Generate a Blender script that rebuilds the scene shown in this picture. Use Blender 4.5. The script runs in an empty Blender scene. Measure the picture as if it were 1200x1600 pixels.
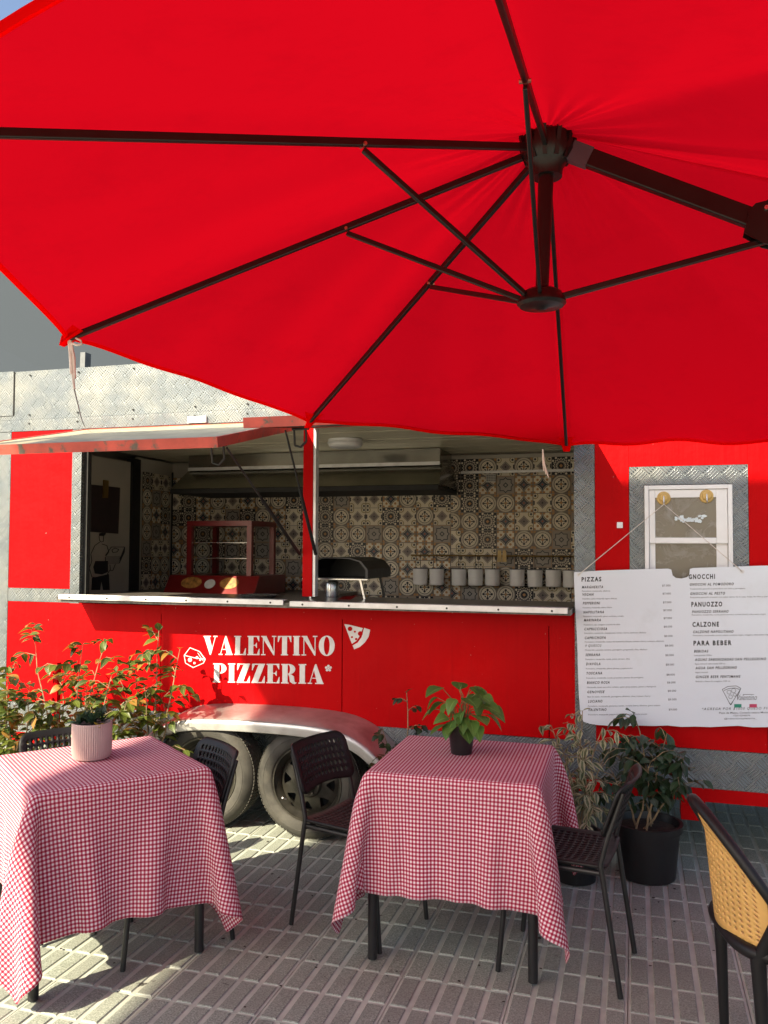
import bpy, bmesh, math, random
import numpy as np
from mathutils import Vector, Matrix
R_ = math.radians
C = bpy.context.scene.collection
SC = bpy.context.scene
random.seed(7)
rng = np.random.default_rng(11)

# ------------------------------------------------------------------ camera
EYE = Vector((0, 0, 1.65)); FOC = 1300.0
YAW, PITCH, ROLL = R_(16.8), R_(2.356), R_(0.2436)
FW = Vector((-math.sin(YAW)*math.cos(PITCH), math.cos(YAW)*math.cos(PITCH), math.sin(PITCH)))
RT0 = Vector((math.cos(YAW), math.sin(YAW), 0)); UP0 = RT0.cross(FW)
RT = RT0*math.cos(ROLL) + UP0*math.sin(ROLL); UP = -RT0*math.sin(ROLL) + UP0*math.cos(ROLL)
cd = bpy.data.cameras.new('camera'); cam = bpy.data.objects.new('camera', cd); C.objects.link(cam)
cam.matrix_world = Matrix(((RT.x, UP.x, -FW.x, 0), (RT.y, UP.y, -FW.y, 0), (RT.z, UP.z, -FW.z, EYE.z), (0, 0, 0, 1)))
cd.sensor_fit = 'VERTICAL'; cd.sensor_height = 24; cd.lens = 24*FOC/1600
cd.clip_start = 0.05; cd.clip_end = 600
SC.camera = cam

# ------------------------------------------------------------------ sky, sun, exposure
SUN_EL = R_(38); SUN_H = Vector((0.49, 0.872, 0)).normalized()
w = bpy.data.worlds.new('World'); SC.world = w; w.use_nodes = True
nt = w.node_tree; nt.nodes.clear()
sky = nt.nodes.new('ShaderNodeTexSky'); sky.sky_type = 'NISHITA'; sky.sun_disc = False
sky.sun_elevation = SUN_EL; sky.sun_rotation = math.atan2(-SUN_H.x, -SUN_H.y)
sky.dust_density = 2.5; sky.ozone_density = .6; sky.air_density = 1.0
bg = nt.nodes.new('ShaderNodeBackground'); bg.inputs[1].default_value = 0.088
ow = nt.nodes.new('ShaderNodeOutputWorld')
nt.links.new(sky.outputs[0], bg.inputs[0]); nt.links.new(bg.outputs[0], ow.inputs[0])
sl = bpy.data.lights.new('sun', 'SUN'); sl.energy = 5.0; sl.angle = R_(0.53); sl.color = (1, 0.88, 0.64)
so = bpy.data.objects.new('sun', sl); C.objects.link(so)
sd = Vector((SUN_H.x*math.cos(SUN_EL), SUN_H.y*math.cos(SUN_EL), -math.sin(SUN_EL)))
so.rotation_euler = sd.to_track_quat('-Z', 'Y').to_euler(); so.location = (-4, -6, 9)
SC.view_settings.view_transform = 'Standard'; SC.view_settings.look = 'None'
SC.view_settings.exposure = 1.54; SC.view_settings.gamma = 1
SC.view_settings.use_curve_mapping = False

# ------------------------------------------------------------------ helpers
def at(x, y, ax, v):
    """the point where the sight line of photo pixel (x, y) meets the plane axis ax = v"""
    d = RT*((x-600)/FOC) + UP*((800-y)/FOC) + FW
    t = (v-EYE[ax])/d[ax]
    return EYE + d*t

class MB:
    def __init__(s): s.v = []; s.f = []; s.uv = {}
    def add(s, vs, fs):
        n = len(s.v); s.v += [tuple(p) for p in vs]; s.f += [tuple(i+n for i in f) for f in fs]; return s
    def box(s, a, b):
        x0, y0, z0 = a; x1, y1, z1 = b
        return s.add([(x0,y0,z0),(x1,y0,z0),(x1,y1,z0),(x0,y1,z0),(x0,y0,z1),(x1,y0,z1),(x1,y1,z1),(x0,y1,z1)],
                     [(0,3,2,1),(4,5,6,7),(0,1,5,4),(1,2,6,5),(2,3,7,6),(3,0,4,7)])
    def beam(s, p, q, w_, h, up=(0,0,1)):
        p, q = Vector(p), Vector(q); d = (q-p).normalized(); sx = d.cross(Vector(up)).normalized()*(w_/2); sz = sx.normalized().cross(d)*(h/2)
        vs = [c+a+b for c in (p, q) for a, b in ((-sx,-sz),(sx,-sz),(sx,sz),(-sx,sz))]
        return s.add(vs, [(0,1,2,3),(7,6,5,4),(0,4,5,1),(1,5,6,2),(2,6,7,3),(3,7,4,0)])
    def tube(s, pts, r, n=8, caps=True):
        pts = [Vector(p) for p in pts]; rs = r if isinstance(r, (list, tuple)) else [r]*len(pts)
        rings = []; prev = None
        for i, p in enumerate(pts):
            d = (pts[min(i+1, len(pts)-1)]-pts[max(i-1, 0)]).normalized()
            if prev is None:
                a = d.cross(Vector((0,0,1)) if abs(d.z) < .9 else Vector((1,0,0))).normalized()
            else: a = (prev-d*prev.dot(d)).normalized()
            prev = a; b = d.cross(a)
            rings.append([p+(a*math.cos(2*math.pi*k/n)+b*math.sin(2*math.pi*k/n))*rs[i] for k in range(n)])
        vs = [v for g in rings for v in g]; fs = []
        for i in range(len(pts)-1):
            for k in range(n):
                fs.append((i*n+k, i*n+(k+1)%n, (i+1)*n+(k+1)%n, (i+1)*n+k))
        if caps: fs += [tuple(range(n-1, -1, -1)), tuple(range((len(pts)-1)*n, len(pts)*n))]
        return s.add(vs, fs)
    def lathe(s, prof, o=(0,0,0), ax=2, n=24, ph=0):
        """prof: list of (radius, height) along axis ax"""
        vs = []; fs = []; o = Vector(o)
        for r, h in prof:
            for k in range(n):
                c, t = math.cos(2*math.pi*k/n+ph)*r, math.sin(2*math.pi*k/n+ph)*r
                p = (c, t, h) if ax == 2 else ((c, h, t) if ax == 1 else (h, c, t))
                vs.append(o+Vector(p))
        for i in range(len(prof)-1):
            for k in range(n): fs.append((i*n+k, i*n+(k+1)%n, (i+1)*n+(k+1)%n, (i+1)*n+k))
        return s.add(vs, fs)
    def prism(s, poly, n, d):
        """poly: 3D points of a flat outline; extruded by vector n*d"""
        poly = [Vector(p) for p in poly]; k = len(poly); e = Vector(n)*d
        return s.add(poly+[p+e for p in poly], [tuple(range(k)), tuple(range(2*k-1, k-1, -1))]+[(i, i+k, (i+1)%k+k, (i+1)%k) for i in range(k)])
    def build(s, name, m, parent=None, smooth=False, local=False, bevel=0, mesh=None):
        me = bpy.data.meshes.new(name); off = Vector((0,0,0))
        if parent is not None and not local:
            p = parent
            while p is not None: off += Vector(p.location); p = p.parent
        me.from_pydata([(v[0]-off.x, v[1]-off.y, v[2]-off.z) for v in s.v], [], s.f)
        bm = bmesh.new(); bm.from_mesh(me); bmesh.ops.recalc_face_normals(bm, faces=bm.faces); bm.to_mesh(me); bm.free()
        if smooth:
            for p in me.polygons: p.use_smooth = True
            if smooth != 'all':
                try: me.set_sharp_from_angle(angle=R_(38))
                except Exception: pass
        me.materials.append(m)
        o = link(name, me, parent)
        if bevel:
            b = o.modifiers.new('bevel', 'BEVEL'); b.width = bevel; b.segments = 2; b.limit_method = 'ANGLE'; b.angle_limit = R_(40)
        return o

def link(name, me, parent=None):
    o = bpy.data.objects.new(name, me); C.objects.link(o)
    if parent is not None: o.parent = parent
    return o
def tag(o, label=None, cat=None, group=None, kind=None):
    if label: o['label'] = label
    if cat: o['category'] = cat
    if group: o['group'] = group
    if kind: o['kind'] = kind
    return o
def thing(name, label, cat, loc=(0,0,0), rz=0, group=None):
    o = link(name, None); o.location = loc; o.rotation_euler = (0, 0, rz); o.empty_display_size = .1
    return tag(o, label, cat, group)
def kids(o): return [c for c in C.objects if c.parent == o]
def dup(o, parent=None):
    c = o.copy(); C.objects.link(c)
    if parent is not None: c.parent = parent
    for k in kids(o): dup(k, c)
    return c

# ------------------------------------------------------------------ node expressions for materials
class X:
    nt = None
    def __init__(s, k): s.k = k
    @staticmethod
    def m(op, *a):
        n = X.nt.nodes.new('ShaderNodeMath'); n.operation = op
        for i, q in enumerate(a):
            q = q.k if isinstance(q, X) else q
            if isinstance(q, (int, float)): n.inputs[i].default_value = q
            else: X.nt.links.new(q, n.inputs[i])
        return X(n.outputs[0])
    def __add__(s, o): return X.m('ADD', s, o)
    __radd__ = __add__
    def __sub__(s, o): return X.m('SUBTRACT', s, o)
    def __rsub__(s, o): return X.m('SUBTRACT', o, s)
    def __mul__(s, o): return X.m('MULTIPLY', s, o)
    __rmul__ = __mul__
    def __truediv__(s, o): return X.m('DIVIDE', s, o)
    def __lt__(s, o): return X.m('LESS_THAN', s, o)
    def __gt__(s, o): return X.m('GREATER_THAN', s, o)
    def abs(s): return X.m('ABSOLUTE', s)
    def sin(s): return X.m('SINE', s)
    def sqrt(s): return X.m('SQRT', s)
    def fract(s): return X.m('FRACT', s)
    def floor(s): return X.m('FLOOR', s)
    def max(s, o): return X.m('MAXIMUM', s, o)
    def min(s, o): return X.m('MINIMUM', s, o)
    def clamp(s): return X.m('MINIMUM', X.m('MAXIMUM', s, 0.0), 1.0)
def col(c): return (c[0], c[1], c[2], 1)
def mixc(f, a, b, blend='MIX'):
    n = X.nt.nodes.new('ShaderNodeMix'); n.data_type = 'RGBA'; n.blend_type = blend; n.clamp_factor = True
    for q, i in ((f, 0), (a, 6), (b, 7)):
        q = q.k if isinstance(q, X) else q
        if isinstance(q, (int, float)): n.inputs[i].default_value = q
        elif isinstance(q, tuple): n.inputs[i].default_value = col(q)
        else: X.nt.links.new(q, n.inputs[i])
    return n.outputs[2]
def newmat(name):
    m = bpy.data.materials.new(name); m.use_nodes = True; X.nt = m.node_tree
    return m, m.node_tree.nodes['Principled BSDF']
def coord(kind='Object', comp=True):
    n = X.nt.nodes.new('ShaderNodeTexCoord'); o = n.outputs[kind]
    if not comp: return o
    s = X.nt.nodes.new('ShaderNodeSeparateXYZ'); X.nt.links.new(o, s.inputs[0])
    return [X(s.outputs[i]) for i in range(3)]
def noise(scale, detail=4, rough=.55, vec=None, dist=0.):
    n = X.nt.nodes.new('ShaderNodeTexNoise'); n.inputs['Scale'].default_value = scale; n.inputs['Detail'].default_value = detail
    n.inputs['Roughness'].default_value = rough; n.inputs['Distortion'].default_value = dist
    X.nt.links.new(vec if vec is not None else coord('Object', False), n.inputs['Vector'])
    return X(n.outputs['Fac'])
def bump(h, p, strength=.3, dist=.01):
    n = X.nt.nodes.new('ShaderNodeBump'); n.inputs['Strength'].default_value = strength; n.inputs['Distance'].default_value = dist
    X.nt.links.new(h.k, n.inputs['Height']); X.nt.links.new(n.outputs[0], p.inputs['Normal'])
def ramp(f, a, b): return ((f-a)/(b-a)).clamp()
def setc(p, c):
    if isinstance(c, tuple): p.inputs['Base Color'].default_value = col(c)
    else: X.nt.links.new(c, p.inputs['Base Color'])
def plain(name, c, rough=.5, metal=0., var=.12, scale=9., bmp=0., bscale=60., spec=.5, dirt=None, dlo=.55, dhi=.75, dscale=4.):
    """base colour with uneven tone, optional dirt of its own colour, fine relief"""
    m, p = newmat(name)
    f = noise(scale)
    c2 = tuple(min(1, q*(1+var*1.6)) for q in c); c1 = tuple(q*(1-var*1.6) for q in c)
    k = mixc(ramp(f, .3, .7), c1, c2)
    if dirt: k = mixc(ramp(noise(dscale, 7, .65), dlo, dhi), k, dirt)
    setc(p, k); p.inputs['Metallic'].default_value = metal
    r = noise(scale*2.3, 5); X.nt.links.new((rough*(0.8+0.4*r)).k, p.inputs['Roughness'])
    p.inputs['Specular IOR Level'].default_value = spec
    if bmp: bump(noise(bscale, 5), p, bmp, .004)
    return m

# ------------------------------------------------------------------ materials
M = {}
def mat_red():
    m, p = newmat('red_paint')
    mp = X.nt.nodes.new('ShaderNodeMapping'); mp.inputs['Scale'].default_value = (26, 1, 1.1); X.nt.links.new(coord('Object', False), mp.inputs[0])
    st = noise(1.6, 6, .6, mp.outputs[0]); big = noise(1.7, 5); sc = noise(38, 3, .5)
    k = mixc(ramp(big, .3, .75), (.50,.0012,.0025), (.40,.0012,.003)); k = mixc(ramp(st, .52, .8)*.35, k, (.33,.004,.005))
    k = mixc(ramp(sc, .735, .745), k, (.42,.16,.14))
    setc(p, k); p.inputs['Specular IOR Level'].default_value = .06
    X.nt.links.new((.40+st*.22).k, p.inputs['Roughness']); bump(st*.5+big*5+noise(70, 3)*.12, p, .35, .012)
    return m
M['red'] = mat_red()
M['red_worn'] = plain('worn_red_paint', (.42,.055,.035), .55, var=.2, scale=6, bmp=.2, dirt=(.10,.07,.05), dlo=.54, dhi=.62, dscale=11)
M['steel'] = plain('galvanised_steel', (.50,.50,.49), .38, .75, .15, 5, bmp=.1, bscale=18, dirt=(.22,.15,.12), dlo=.5, dhi=.85, dscale=3)
M['alu'] = plain('aluminium_trim', (.66,.66,.66), .4, .35, .08, 14)
M['hood'] = plain('stainless_hood', (.36,.35,.31), .18, .95, .12, 3, bmp=.5, bscale=3.5)
M['black'] = plain('black_metal', (.012,.012,.013), .42, 0, .2, 12)
M['umbrella_metal'] = plain('charcoal_powder_coat', (.009,.009,.009), .34, .2, .15, 15)
M['plastic'] = plain('black_plastic', (.010,.0095,.010), .48, 0, .15, 8, bmp=.05, bscale=200, spec=.3)
M['potplastic'] = plain('pot_plastic', (.010,.010,.011), .38, 0, .2, 8)
M['rubber'] = plain('tyre_rubber', (.045,.043,.037), .8, 0, .3, 9, bmp=.3, bscale=60, dirt=(.085,.078,.062), dlo=.5, dhi=.8, dscale=5)
M['rim'] = plain('steel_rim', (.070,.067,.056), .33, .6, .25, 14, dirt=(.055,.047,.034), dlo=.45, dhi=.8, dscale=12)
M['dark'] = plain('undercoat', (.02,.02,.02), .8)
M['soil'] = plain('soil', (.035,.025,.018), .95, 0, .4, 40, bmp=.8, bscale=60)
M['white'] = plain('white_paint', (.74,.74,.74), .4, 0, .04, 6)
M['wallwhite'] = plain('cream_wall', (.42,.39,.33), .6, 0, .06, 3)
M['ceiling'] = plain('cream_board', (.62,.57,.42), .40, 0, .06, 5)
M['awning_top'] = plain('weathered_awning_skin', (.27,.24,.165), .55, 0, .2, 4, dirt=(.42,.34,.21), dlo=.5, dhi=.72, dscale=5)
M['counter'] = plain('dark_stone', (.09,.08,.07), .3, 0, .35, 30)
M['floor'] = plain('trailer_floor', (.10,.10,.10), .6)
M['mug'] = plain('enamel', (.80,.79,.77), .3, 0, .03)
M['brass'] = plain('brass', (.34,.22,.07), .4, .8, .15)
M['red_gloss'] = plain('red_enamel', (.15,.004,.005), .3, 0, .1)
M['orange'] = plain('orange_print', (.34,.15,.03), .5, 0, .4, 30)
M['cord'] = plain('white_cord', (.60,.55,.50), .8, 0, .15, 40)
M['ink'] = plain('black_print', (.018,.018,.022), .6, 0, .1)
M['ink_soft'] = plain('grey_print', (.10,.10,.12), .6, 0, .1)
M['decal'] = plain('white_vinyl', (.66,.64,.62), .5, 0, .08, 12)
M['green_print'] = plain('green_print', (.02,.26,.17), .6); M['pink_print'] = plain('pink_print', (.50,.05,.12), .6)
M['yellow_cup'] = plain('aged_rubber', (.50,.33,.10), .45, 0, .12, 20)
M['cane'] = plain('yellow_cane_plastic', (.64,.37,.11), .5, 0, .08, 12)
M['pinkpot'] = plain('pink_ceramic', (.44,.31,.29), .6, 0, .06, 10)
M['chrome'] = plain('bright_steel', (.6,.6,.6), .25, .9, .1)
M['stem'] = plain('bark', (.25,.18,.10), .8, 0, .3, 30)
M['greenstem'] = plain('green_stem', (.16,.17,.06), .6, 0, .2, 30)
M['paper'] = plain('pale_card', (.55,.53,.48), .7)
M['copper'] = plain('rivet', (.45,.20,.15), .35, .8)
M['gravel'] = plain('bare_ground', (.24,.21,.17), .9, 0, .25, 3, bmp=.5, bscale=40)
M['orange_paint'] = plain('orange_paint', (.55,.13,.03), .5)

def mat_plate():
    m, p = newmat('tread_plate')
    x, y, z = coord()
    s = 1/.064; k = .7071
    a = (x+z)*(k*s); b = (x-z)*(k*s)
    par = ((a.floor()+b.floor())*.5).fract() > .25
    la, lb = a.fract()-.5, b.fract()-.5
    u = la*par + lb*(1-par); v = lb*par + la*(1-par)
    bars = ((v*(2*math.pi*4.6)).sin()*.5+.5)
    win = ramp(.5-u.abs(), .03, .16)*ramp(.5-v.abs(), .01, .08)
    h = ramp(bars, .45, .95)*win
    dirt = ramp(noise(3.2, 7, .65), .42, .8)
    base = mixc(h, (.165,.19,.205), (.39,.43,.45))
    base = mixc(dirt*.7, base, (.34,.33,.29))
    setc(p, base); p.inputs['Metallic'].default_value = .65
    X.nt.links.new((.36-h*.12+dirt*.2).k, p.inputs['Roughness'])
    bump(h+noise(5, 2)*.6, p, 1.0, .010)
    return m
M['plate'] = mat_plate()

def mat_gingham():
    m, p = newmat('gingham_cotton')
    u, v, _ = coord('UV')
    a = u.fract() < .5; b = v.fract() < .5
    s = (a+b)*.5
    c = mixc(s > .25, (.86,.78,.80), (.56,.14,.21)); c = mixc(s > .75, c, (.32,.003,.030))
    f = noise(6, 4); c = mixc(ramp(f, .3, .8)*.18, c, (.30,.10,.12))
    setc(p, c); p.inputs['Roughness'].default_value = .85; p.inputs['Specular IOR Level'].default_value = .2
    weave = ((u*(2*math.pi*7)).sin()+(v*(2*math.pi*7)).sin())*.25+noise(14, 4)*1.2
    cr_ = ((u/23).fract()-.5).abs().min(((v/23).fract()-.5).abs())
    bump(weave+ramp(cr_, .02, .0)*1.4, p, .30, .004)
    tr = X.nt.nodes.new('ShaderNodeBsdfTranslucent'); X.nt.links.new(c, tr.inputs[0])
    mx = X.nt.nodes.new('ShaderNodeMixShader'); mx.inputs[0].default_value = .12
    X.nt.links.new(p.outputs[0], mx.inputs[1]); X.nt.links.new(tr.outputs[0], mx.inputs[2])
    X.nt.links.new(mx.outputs[0], X.nt.nodes['Material Output'].inputs[0])
    return m
M['gingham'] = mat_gingham()

def mat_fabric(name, c, t, fac, rough=.8, bs=.2):
    m, p = newmat(name)
    f = noise(1.6, 5); f2 = noise(4.5, 7, .7)
    cc = mixc(ramp(f2, .62, .85)*.25, c, tuple(q*.55 for q in c))
    setc(p, cc); p.inputs['Roughness'].default_value = rough; p.inputs['Specular IOR Level'].default_value = .15
    bump(f+noise(350, 2)*.05, p, bs, .03)
    tr = X.nt.nodes.new('ShaderNodeBsdfTranslucent'); tr.inputs[0].default_value = col(t)
    if fac > .3: X.nt.links.new(mixc(ramp(f2, .50, .82)*.35, t, tuple(q*.7 for q in t)), tr.inputs[0])
    mx = X.nt.nodes.new('ShaderNodeMixShader'); mx.inputs[0].default_value = fac
    X.nt.links.new(p.outputs[0], mx.inputs[1]); X.nt.links.new(tr.outputs[0], mx.inputs[2])
    X.nt.links.new(mx.outputs[0], X.nt.nodes['Material Output'].inputs[0])
    return m
M['canopy'] = mat_fabric('red_canvas', (.76,.001,.006), (1.0,.003,.012), .92)
M['slate'] = mat_fabric('slate_canvas', (.035,.045,.058), (.05,.055,.06), .1)
M['sail'] = mat_fabric('sand_sail', (.42,.38,.30), (.3,.27,.2), .05)

def mat_leaf(name, c, c2, var=None, gloss=.4, tips=None):
    m, p = newmat(name)
    oi = X.nt.nodes.new('ShaderNodeObjectInfo'); r = X(oi.outputs['Random'])
    k = mixc(r, c, c2)
    if tips: k = mixc(r > .86, k, tips)
    u, v, _ = coord('UV')
    if var:
        e = (u-.5).abs()*2+noise(55, 3)*.9
        k = mixc(ramp(e, .72, .95), k, var)
    k = mixc(ramp((u-.5).abs(), .05, .02)*.5, k, tuple(min(1, q*1.9+.02) for q in c2))
    setc(p, k); p.inputs['Roughness'].default_value = gloss
    bump(((v*45+(u-.5).abs()*25).sin()), p, .12, .002)
    tr = X.nt.nodes.new('ShaderNodeBsdfTranslucent'); X.nt.links.new(mixc(.35, k, (.16,.20,.02)), tr.inputs[0])
    mx = X.nt.nodes.new('ShaderNodeMixShader'); mx.inputs[0].default_value = .35
    X.nt.links.new(p.outputs[0], mx.inputs[1]); X.nt.links.new(tr.outputs[0], mx.inputs[2])
    X.nt.links.new(mx.outputs[0], X.nt.nodes['Material Output'].inputs[0])
    return m
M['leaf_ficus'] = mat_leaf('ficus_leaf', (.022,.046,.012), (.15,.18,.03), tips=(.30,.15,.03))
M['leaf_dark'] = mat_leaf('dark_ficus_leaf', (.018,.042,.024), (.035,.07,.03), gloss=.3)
M['leaf_var'] = mat_leaf('variegated_leaf', (.06,.10,.04), (.12,.15,.07), var=(.46,.45,.28), gloss=.5)
M['leaf_table'] = mat_leaf('bright_leaf', (.07,.17,.035), (.13,.25,.05), gloss=.5)
M['leaf_succ'] = mat_leaf('succulent_leaf', (.02,.05,.035), (.035,.075,.05), gloss=.4)
M['leaf_yellow'] = plain('yellow_leaf', (.40,.27,.03), .5)

def mat_pave():
    m, p = newmat('paving_concrete')
    oi = X.nt.nodes.new('ShaderNodeObjectInfo'); r = X(oi.outputs['Random'])
    vec = X.nt.nodes.new('ShaderNodeNewGeometry').outputs['Position']
    z = coord()[2]
    sp = noise(150, 4, .75, vec); big = noise(2.2, 6, .6, vec); stain = noise(7, 5, .6, vec)
    k = mixc(ramp(sp, .36, .66), (.118,.132,.112), (.38,.415,.355))
    k = mixc((r-.2)*.35, k, (.18,.17,.15)); k = mixc(ramp(big, .42, .75)*.5, k, (.12,.113,.10))
    groove = mixc(ramp(stain, .35, .65), (.44,.465,.405), (.325,.34,.30))
    k = mixc(ramp(z, -.0028, -.0042), k, groove)
    k = mixc(ramp(stain, .70, .735), k, (.03,.027,.024))
    setc(p, k); p.inputs['Roughness'].default_value = .72
    bump(sp+noise(60, 4, .6, vec)*.7, p, .35, .003)
    return m
M['pave'] = mat_pave()

# wall tile prints, five designs
CR, NV, GR, OR = (.76,.69,.55), (.012,.016,.026), (.30,.27,.235), (.46,.24,.09)
def mat_tile(k):
    m, p = newmat('printed_tile_%s' % 'abcde'[k]); u, v, _ = coord('UV')
    u = u*2-1; v = v*2-1; a, b = u.abs(), v.abs(); mx, mn = a.max(b), a.min(b); r = (u*u+v*v).sqrt()
    oi = X.nt.nodes.new('ShaderNodeObjectInfo'); rn = X(oi.outputs['Random'])
    if k == 0:
        c = mixc(((a-.92)*(a-.92)+(b-.92)*(b-.92)).sqrt() < .2, (.16,.13,.11), OR)
        c = mixc(r < .96, c, CR); c = mixc((r-.76).abs() < .035, c, NV); c = mixc((r-.88).abs() < .012, c, NV)
        c = mixc((mn < .05)*(mx < .5), c, NV)
        c = mixc(((mx-.46)*(mx-.46)+mn*mn).sqrt() < .14, c, NV)
        c = mixc((((mx-.30)*(mx-.30)+(mn-.22)*(mn-.22)).sqrt() < .07), c, NV); c = mixc(mx < .12, c, OR)
    elif k == 1:
        s = a.sqrt()+b.sqrt()
        c = mixc(((a*9).sin()*(b*9).sin()) > .35, CR, OR); c = mixc((s-1.12).abs() < .05, c, NV)
        c = mixc(s < 1.0, c, (.022,.034,.055)); c = mixc(a+b < .26, c, (.12,.12,.13)); c = mixc(a+b < .12, c, (.35,.06,.03))
        c = mixc(mx > .95, c, (.14,.12,.10))
    elif k == 2:
        an = X.m('ARCTAN2', v, u); q = (an*8).sin().abs()*.16
        c = mixc((r+q-.86).abs() < .045, NV, CR); c = mixc((r+q-.64).abs() < .04, c, (.30,.25,.24)); c = mixc((r-q-.36).abs() < .05, c, CR)
        c = mixc(a+b < .2, c, OR); c = mixc(((mx-.86)*(mx-.86)+(mn-.55)*(mn-.55)).sqrt() < .12, c, CR)
    elif k == 3:
        c = mixc((a+b) < .52, CR, (.19,.155,.15)); c = mixc(((a+b)-.60).abs() < .035, c, NV); c = mixc((a*b).sqrt() < .04, c, (.11,.09,.09))
        d = ((a-.78)*(a-.78)+(b-.78)*(b-.78)).sqrt()
        c = mixc((d-.30).abs() < .045, c, (.30,.24,.08)); c = mixc(((a-.98)*(a-.98)+(mn-.1)*(mn-.1)).sqrt() < .16, c, NV); c = mixc(a+b < .12, c, NV)
        c = mixc(d < .13, c, NV)
    else:
        f = mx.min((a+b)/1.35)
        c = mixc((f-.62).abs() < .045, GR, NV); c = mixc(f < .57, c, (.34,.315,.28)); c = mixc(((a+b)-.24).abs() < .07, c, NV)
        c = mixc(mx > .95, c, OR); c = mixc(((mx-.80)*(mx-.80)+mn*mn).sqrt() < .05, c, NV)
    c = mixc(mx > .985, c, (.09,.08,.07)); c = mixc(rn*.22, c, (.20,.15,.10))
    setc(p, c); p.inputs['Roughness'].default_value = .38; p.inputs['Specular IOR Level'].default_value = .25
    bump(noise(9, 3), p, .08, .01)
    return m
TILE = [mat_tile(k) for k in range(5)]
# ------------------------------------------------------------------ ground
gs = MB().add([(-60,-40,-.03),(60,-40,-.03),(60,90,-.03),(-60,90,-.03)], [(0,1,2,3)]).build('ground', M['gravel']); tag(gs, kind='structure')
pav = link('pavement', None); tag(pav, kind='structure')
TS = .416
def tile_mesh(j):
    mb = MB(); g = .0015; h = TS/2-g
    z0, z1 = -.0055, 0
    mb.box((-h,-h,-.028), (h,h,z0))
    for i in range(5):
        for k in range(2):
            cx = -TS/2+TS/5*(i+.5); cy = -TS/2+TS/2*(k+.5); wx = TS/10-.0095; wy = TS/4-.0065
            dz = random.uniform(-.0012, .0008); e = .004
            a = [(cx-wx,cy-wy,z0+.0001),(cx+wx,cy-wy,z0+.0001),(cx+wx,cy+wy,z0+.0001),(cx-wx,cy+wy,z0+.0001)]
            b = [(cx-wx+e,cy-wy+e,dz),(cx+wx-e,cy-wy+e,dz),(cx+wx-e,cy+wy-e,dz),(cx-wx+e,cy+wy-e,dz)]
            mb.add(a+b, [(4,5,6,7),(0,1,5,4),(1,2,6,5),(2,3,7,6),(3,0,4,7)])
    return mb
tms = []
for j in range(4):
    o = tile_mesh(j).build('paving_tile', M['pave']); tms.append(o.data); bpy.data.objects.remove(o)
OX, OY = -.039+TS/2, 3.153+TS/2
rest = MB(); near = 0
for i in range(-22, 22):
    for j in range(-13, 26):
        x, y = OX+i*TS, OY+j*TS
        d = Vector((x, y, 0))-EYE; cz = d.dot(FW)
        vis = cz > .3 and abs(d.dot(RT)/cz) < .60 and -.86 < d.dot(UP)/cz
        if vis and y < 7.6 and near < 295:
            o = link('paving_tile', tms[random.randrange(4)], pav); near += 1
            o.location = (x, y, random.uniform(-.0015, .001)); o.rotation_euler = (random.uniform(-.003,.003), random.uniform(-.003,.003), random.choice((0, math.pi)))
        else:
            me = tms[(i*7+j*3) % 4]
            rest.add([(v.co.x+x, v.co.y+y, v.co.z) for v in me.vertices], [tuple(p.vertices) for p in me.polygons])
tag(rest.build('paving_tiles', M['pave'], pav), kind='stuff')

# ------------------------------------------------------------------ food trailer
YB = 4.68
T = thing('food_trailer', 'red and tread plate pizza trailer on two axles with raised serving hatches', 'food trailer', (-1.6, 5.6, 0))
XL, XR, ZT = -4.32, 2.3, 2.83
def bx(name, m, a, b, par=T, bevel=0): return MB().box(a, b).build(name, m, par, bevel=bevel)
# red skin panels of the serving side (each panel its own piece, gaps as seams)
for a, b, z0, z1 in ((-4.07,-2.892,.60,1.268), (-2.888,-1.670,.60,1.29), (-1.666,-.462,.60,1.29), (-.458,.64,.60,1.29), (.644,XR,.60,1.29),
                     (-4.07,-3.58,1.36,2.42), (-.209,-.03,1.29,2.42), (.565,XR,1.29,2.42), (-.03,.565,2.085,2.42)):
    bx('red_panel', M['red'], (a, YB, z0), (b, YB+.03, z1), bevel=.002)
bx('red_panel', M['red'], (-2.888, YB-.006, 1.215), (-.33, YB-.0005, 1.286))
# tread plate pieces
for nm, a, b in (('plate_strip', (XL,YB-.003,.33), (-4.072,YB+.03,2.417)), ('plate_strip', (-3.578,YB-.003,1.266), (-3.506,YB+.03,2.417)),
                 ('plate_strip', (-4.068,YB-.004,1.27), (-3.58,YB+.028,1.358)), ('plate_strip', (-.32,YB-.003,.60), (-.211,YB+.03,2.417)),
                 ('plate_skirt', (-4.07,YB-.002,.40), (-2.98,YB+.03,.598)), ('plate_skirt', (-1.21,YB-.002,.40), (XR,YB+.03,.598)),
                 ('parapet_plate', (XL,YB-.002,2.50), (-1.6,YB+.03,ZT)), ('parapet_plate', (-1.597,YB-.002,2.50), (XR,YB+.03,ZT)),
                 ('parapet_plate', (XL,YB-.006,2.42), (-1.9,YB+.03,2.498)), ('parapet_plate', (-1.897,YB-.006,2.42), (XR,YB+.03,2.498)),
                 ('corner_lid', (XL+.03,YB-.009,2.53), (-4.06,YB-.003,ZT+.004))):
    bx(nm, M['plate'], a, b)
MB().beam((-4.057,YB-.005,2.53), (-4.057,YB-.005,ZT), .006, .006, up=(0,1,0)).build('lid_seam', M['dark'], T)
for z in (2.47, 2.53, 2.80):
    s = MB()
    for x in np.arange(-3.95, -1.9, .42): s.lathe([(.0001,-.012),(.006,-.011),(.006,-.004)], (x+.03*math.sin(x*9), YB, z), ax=1, n=8)
    tag(s.build('screws', M['dark'], T), kind='stuff')
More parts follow.
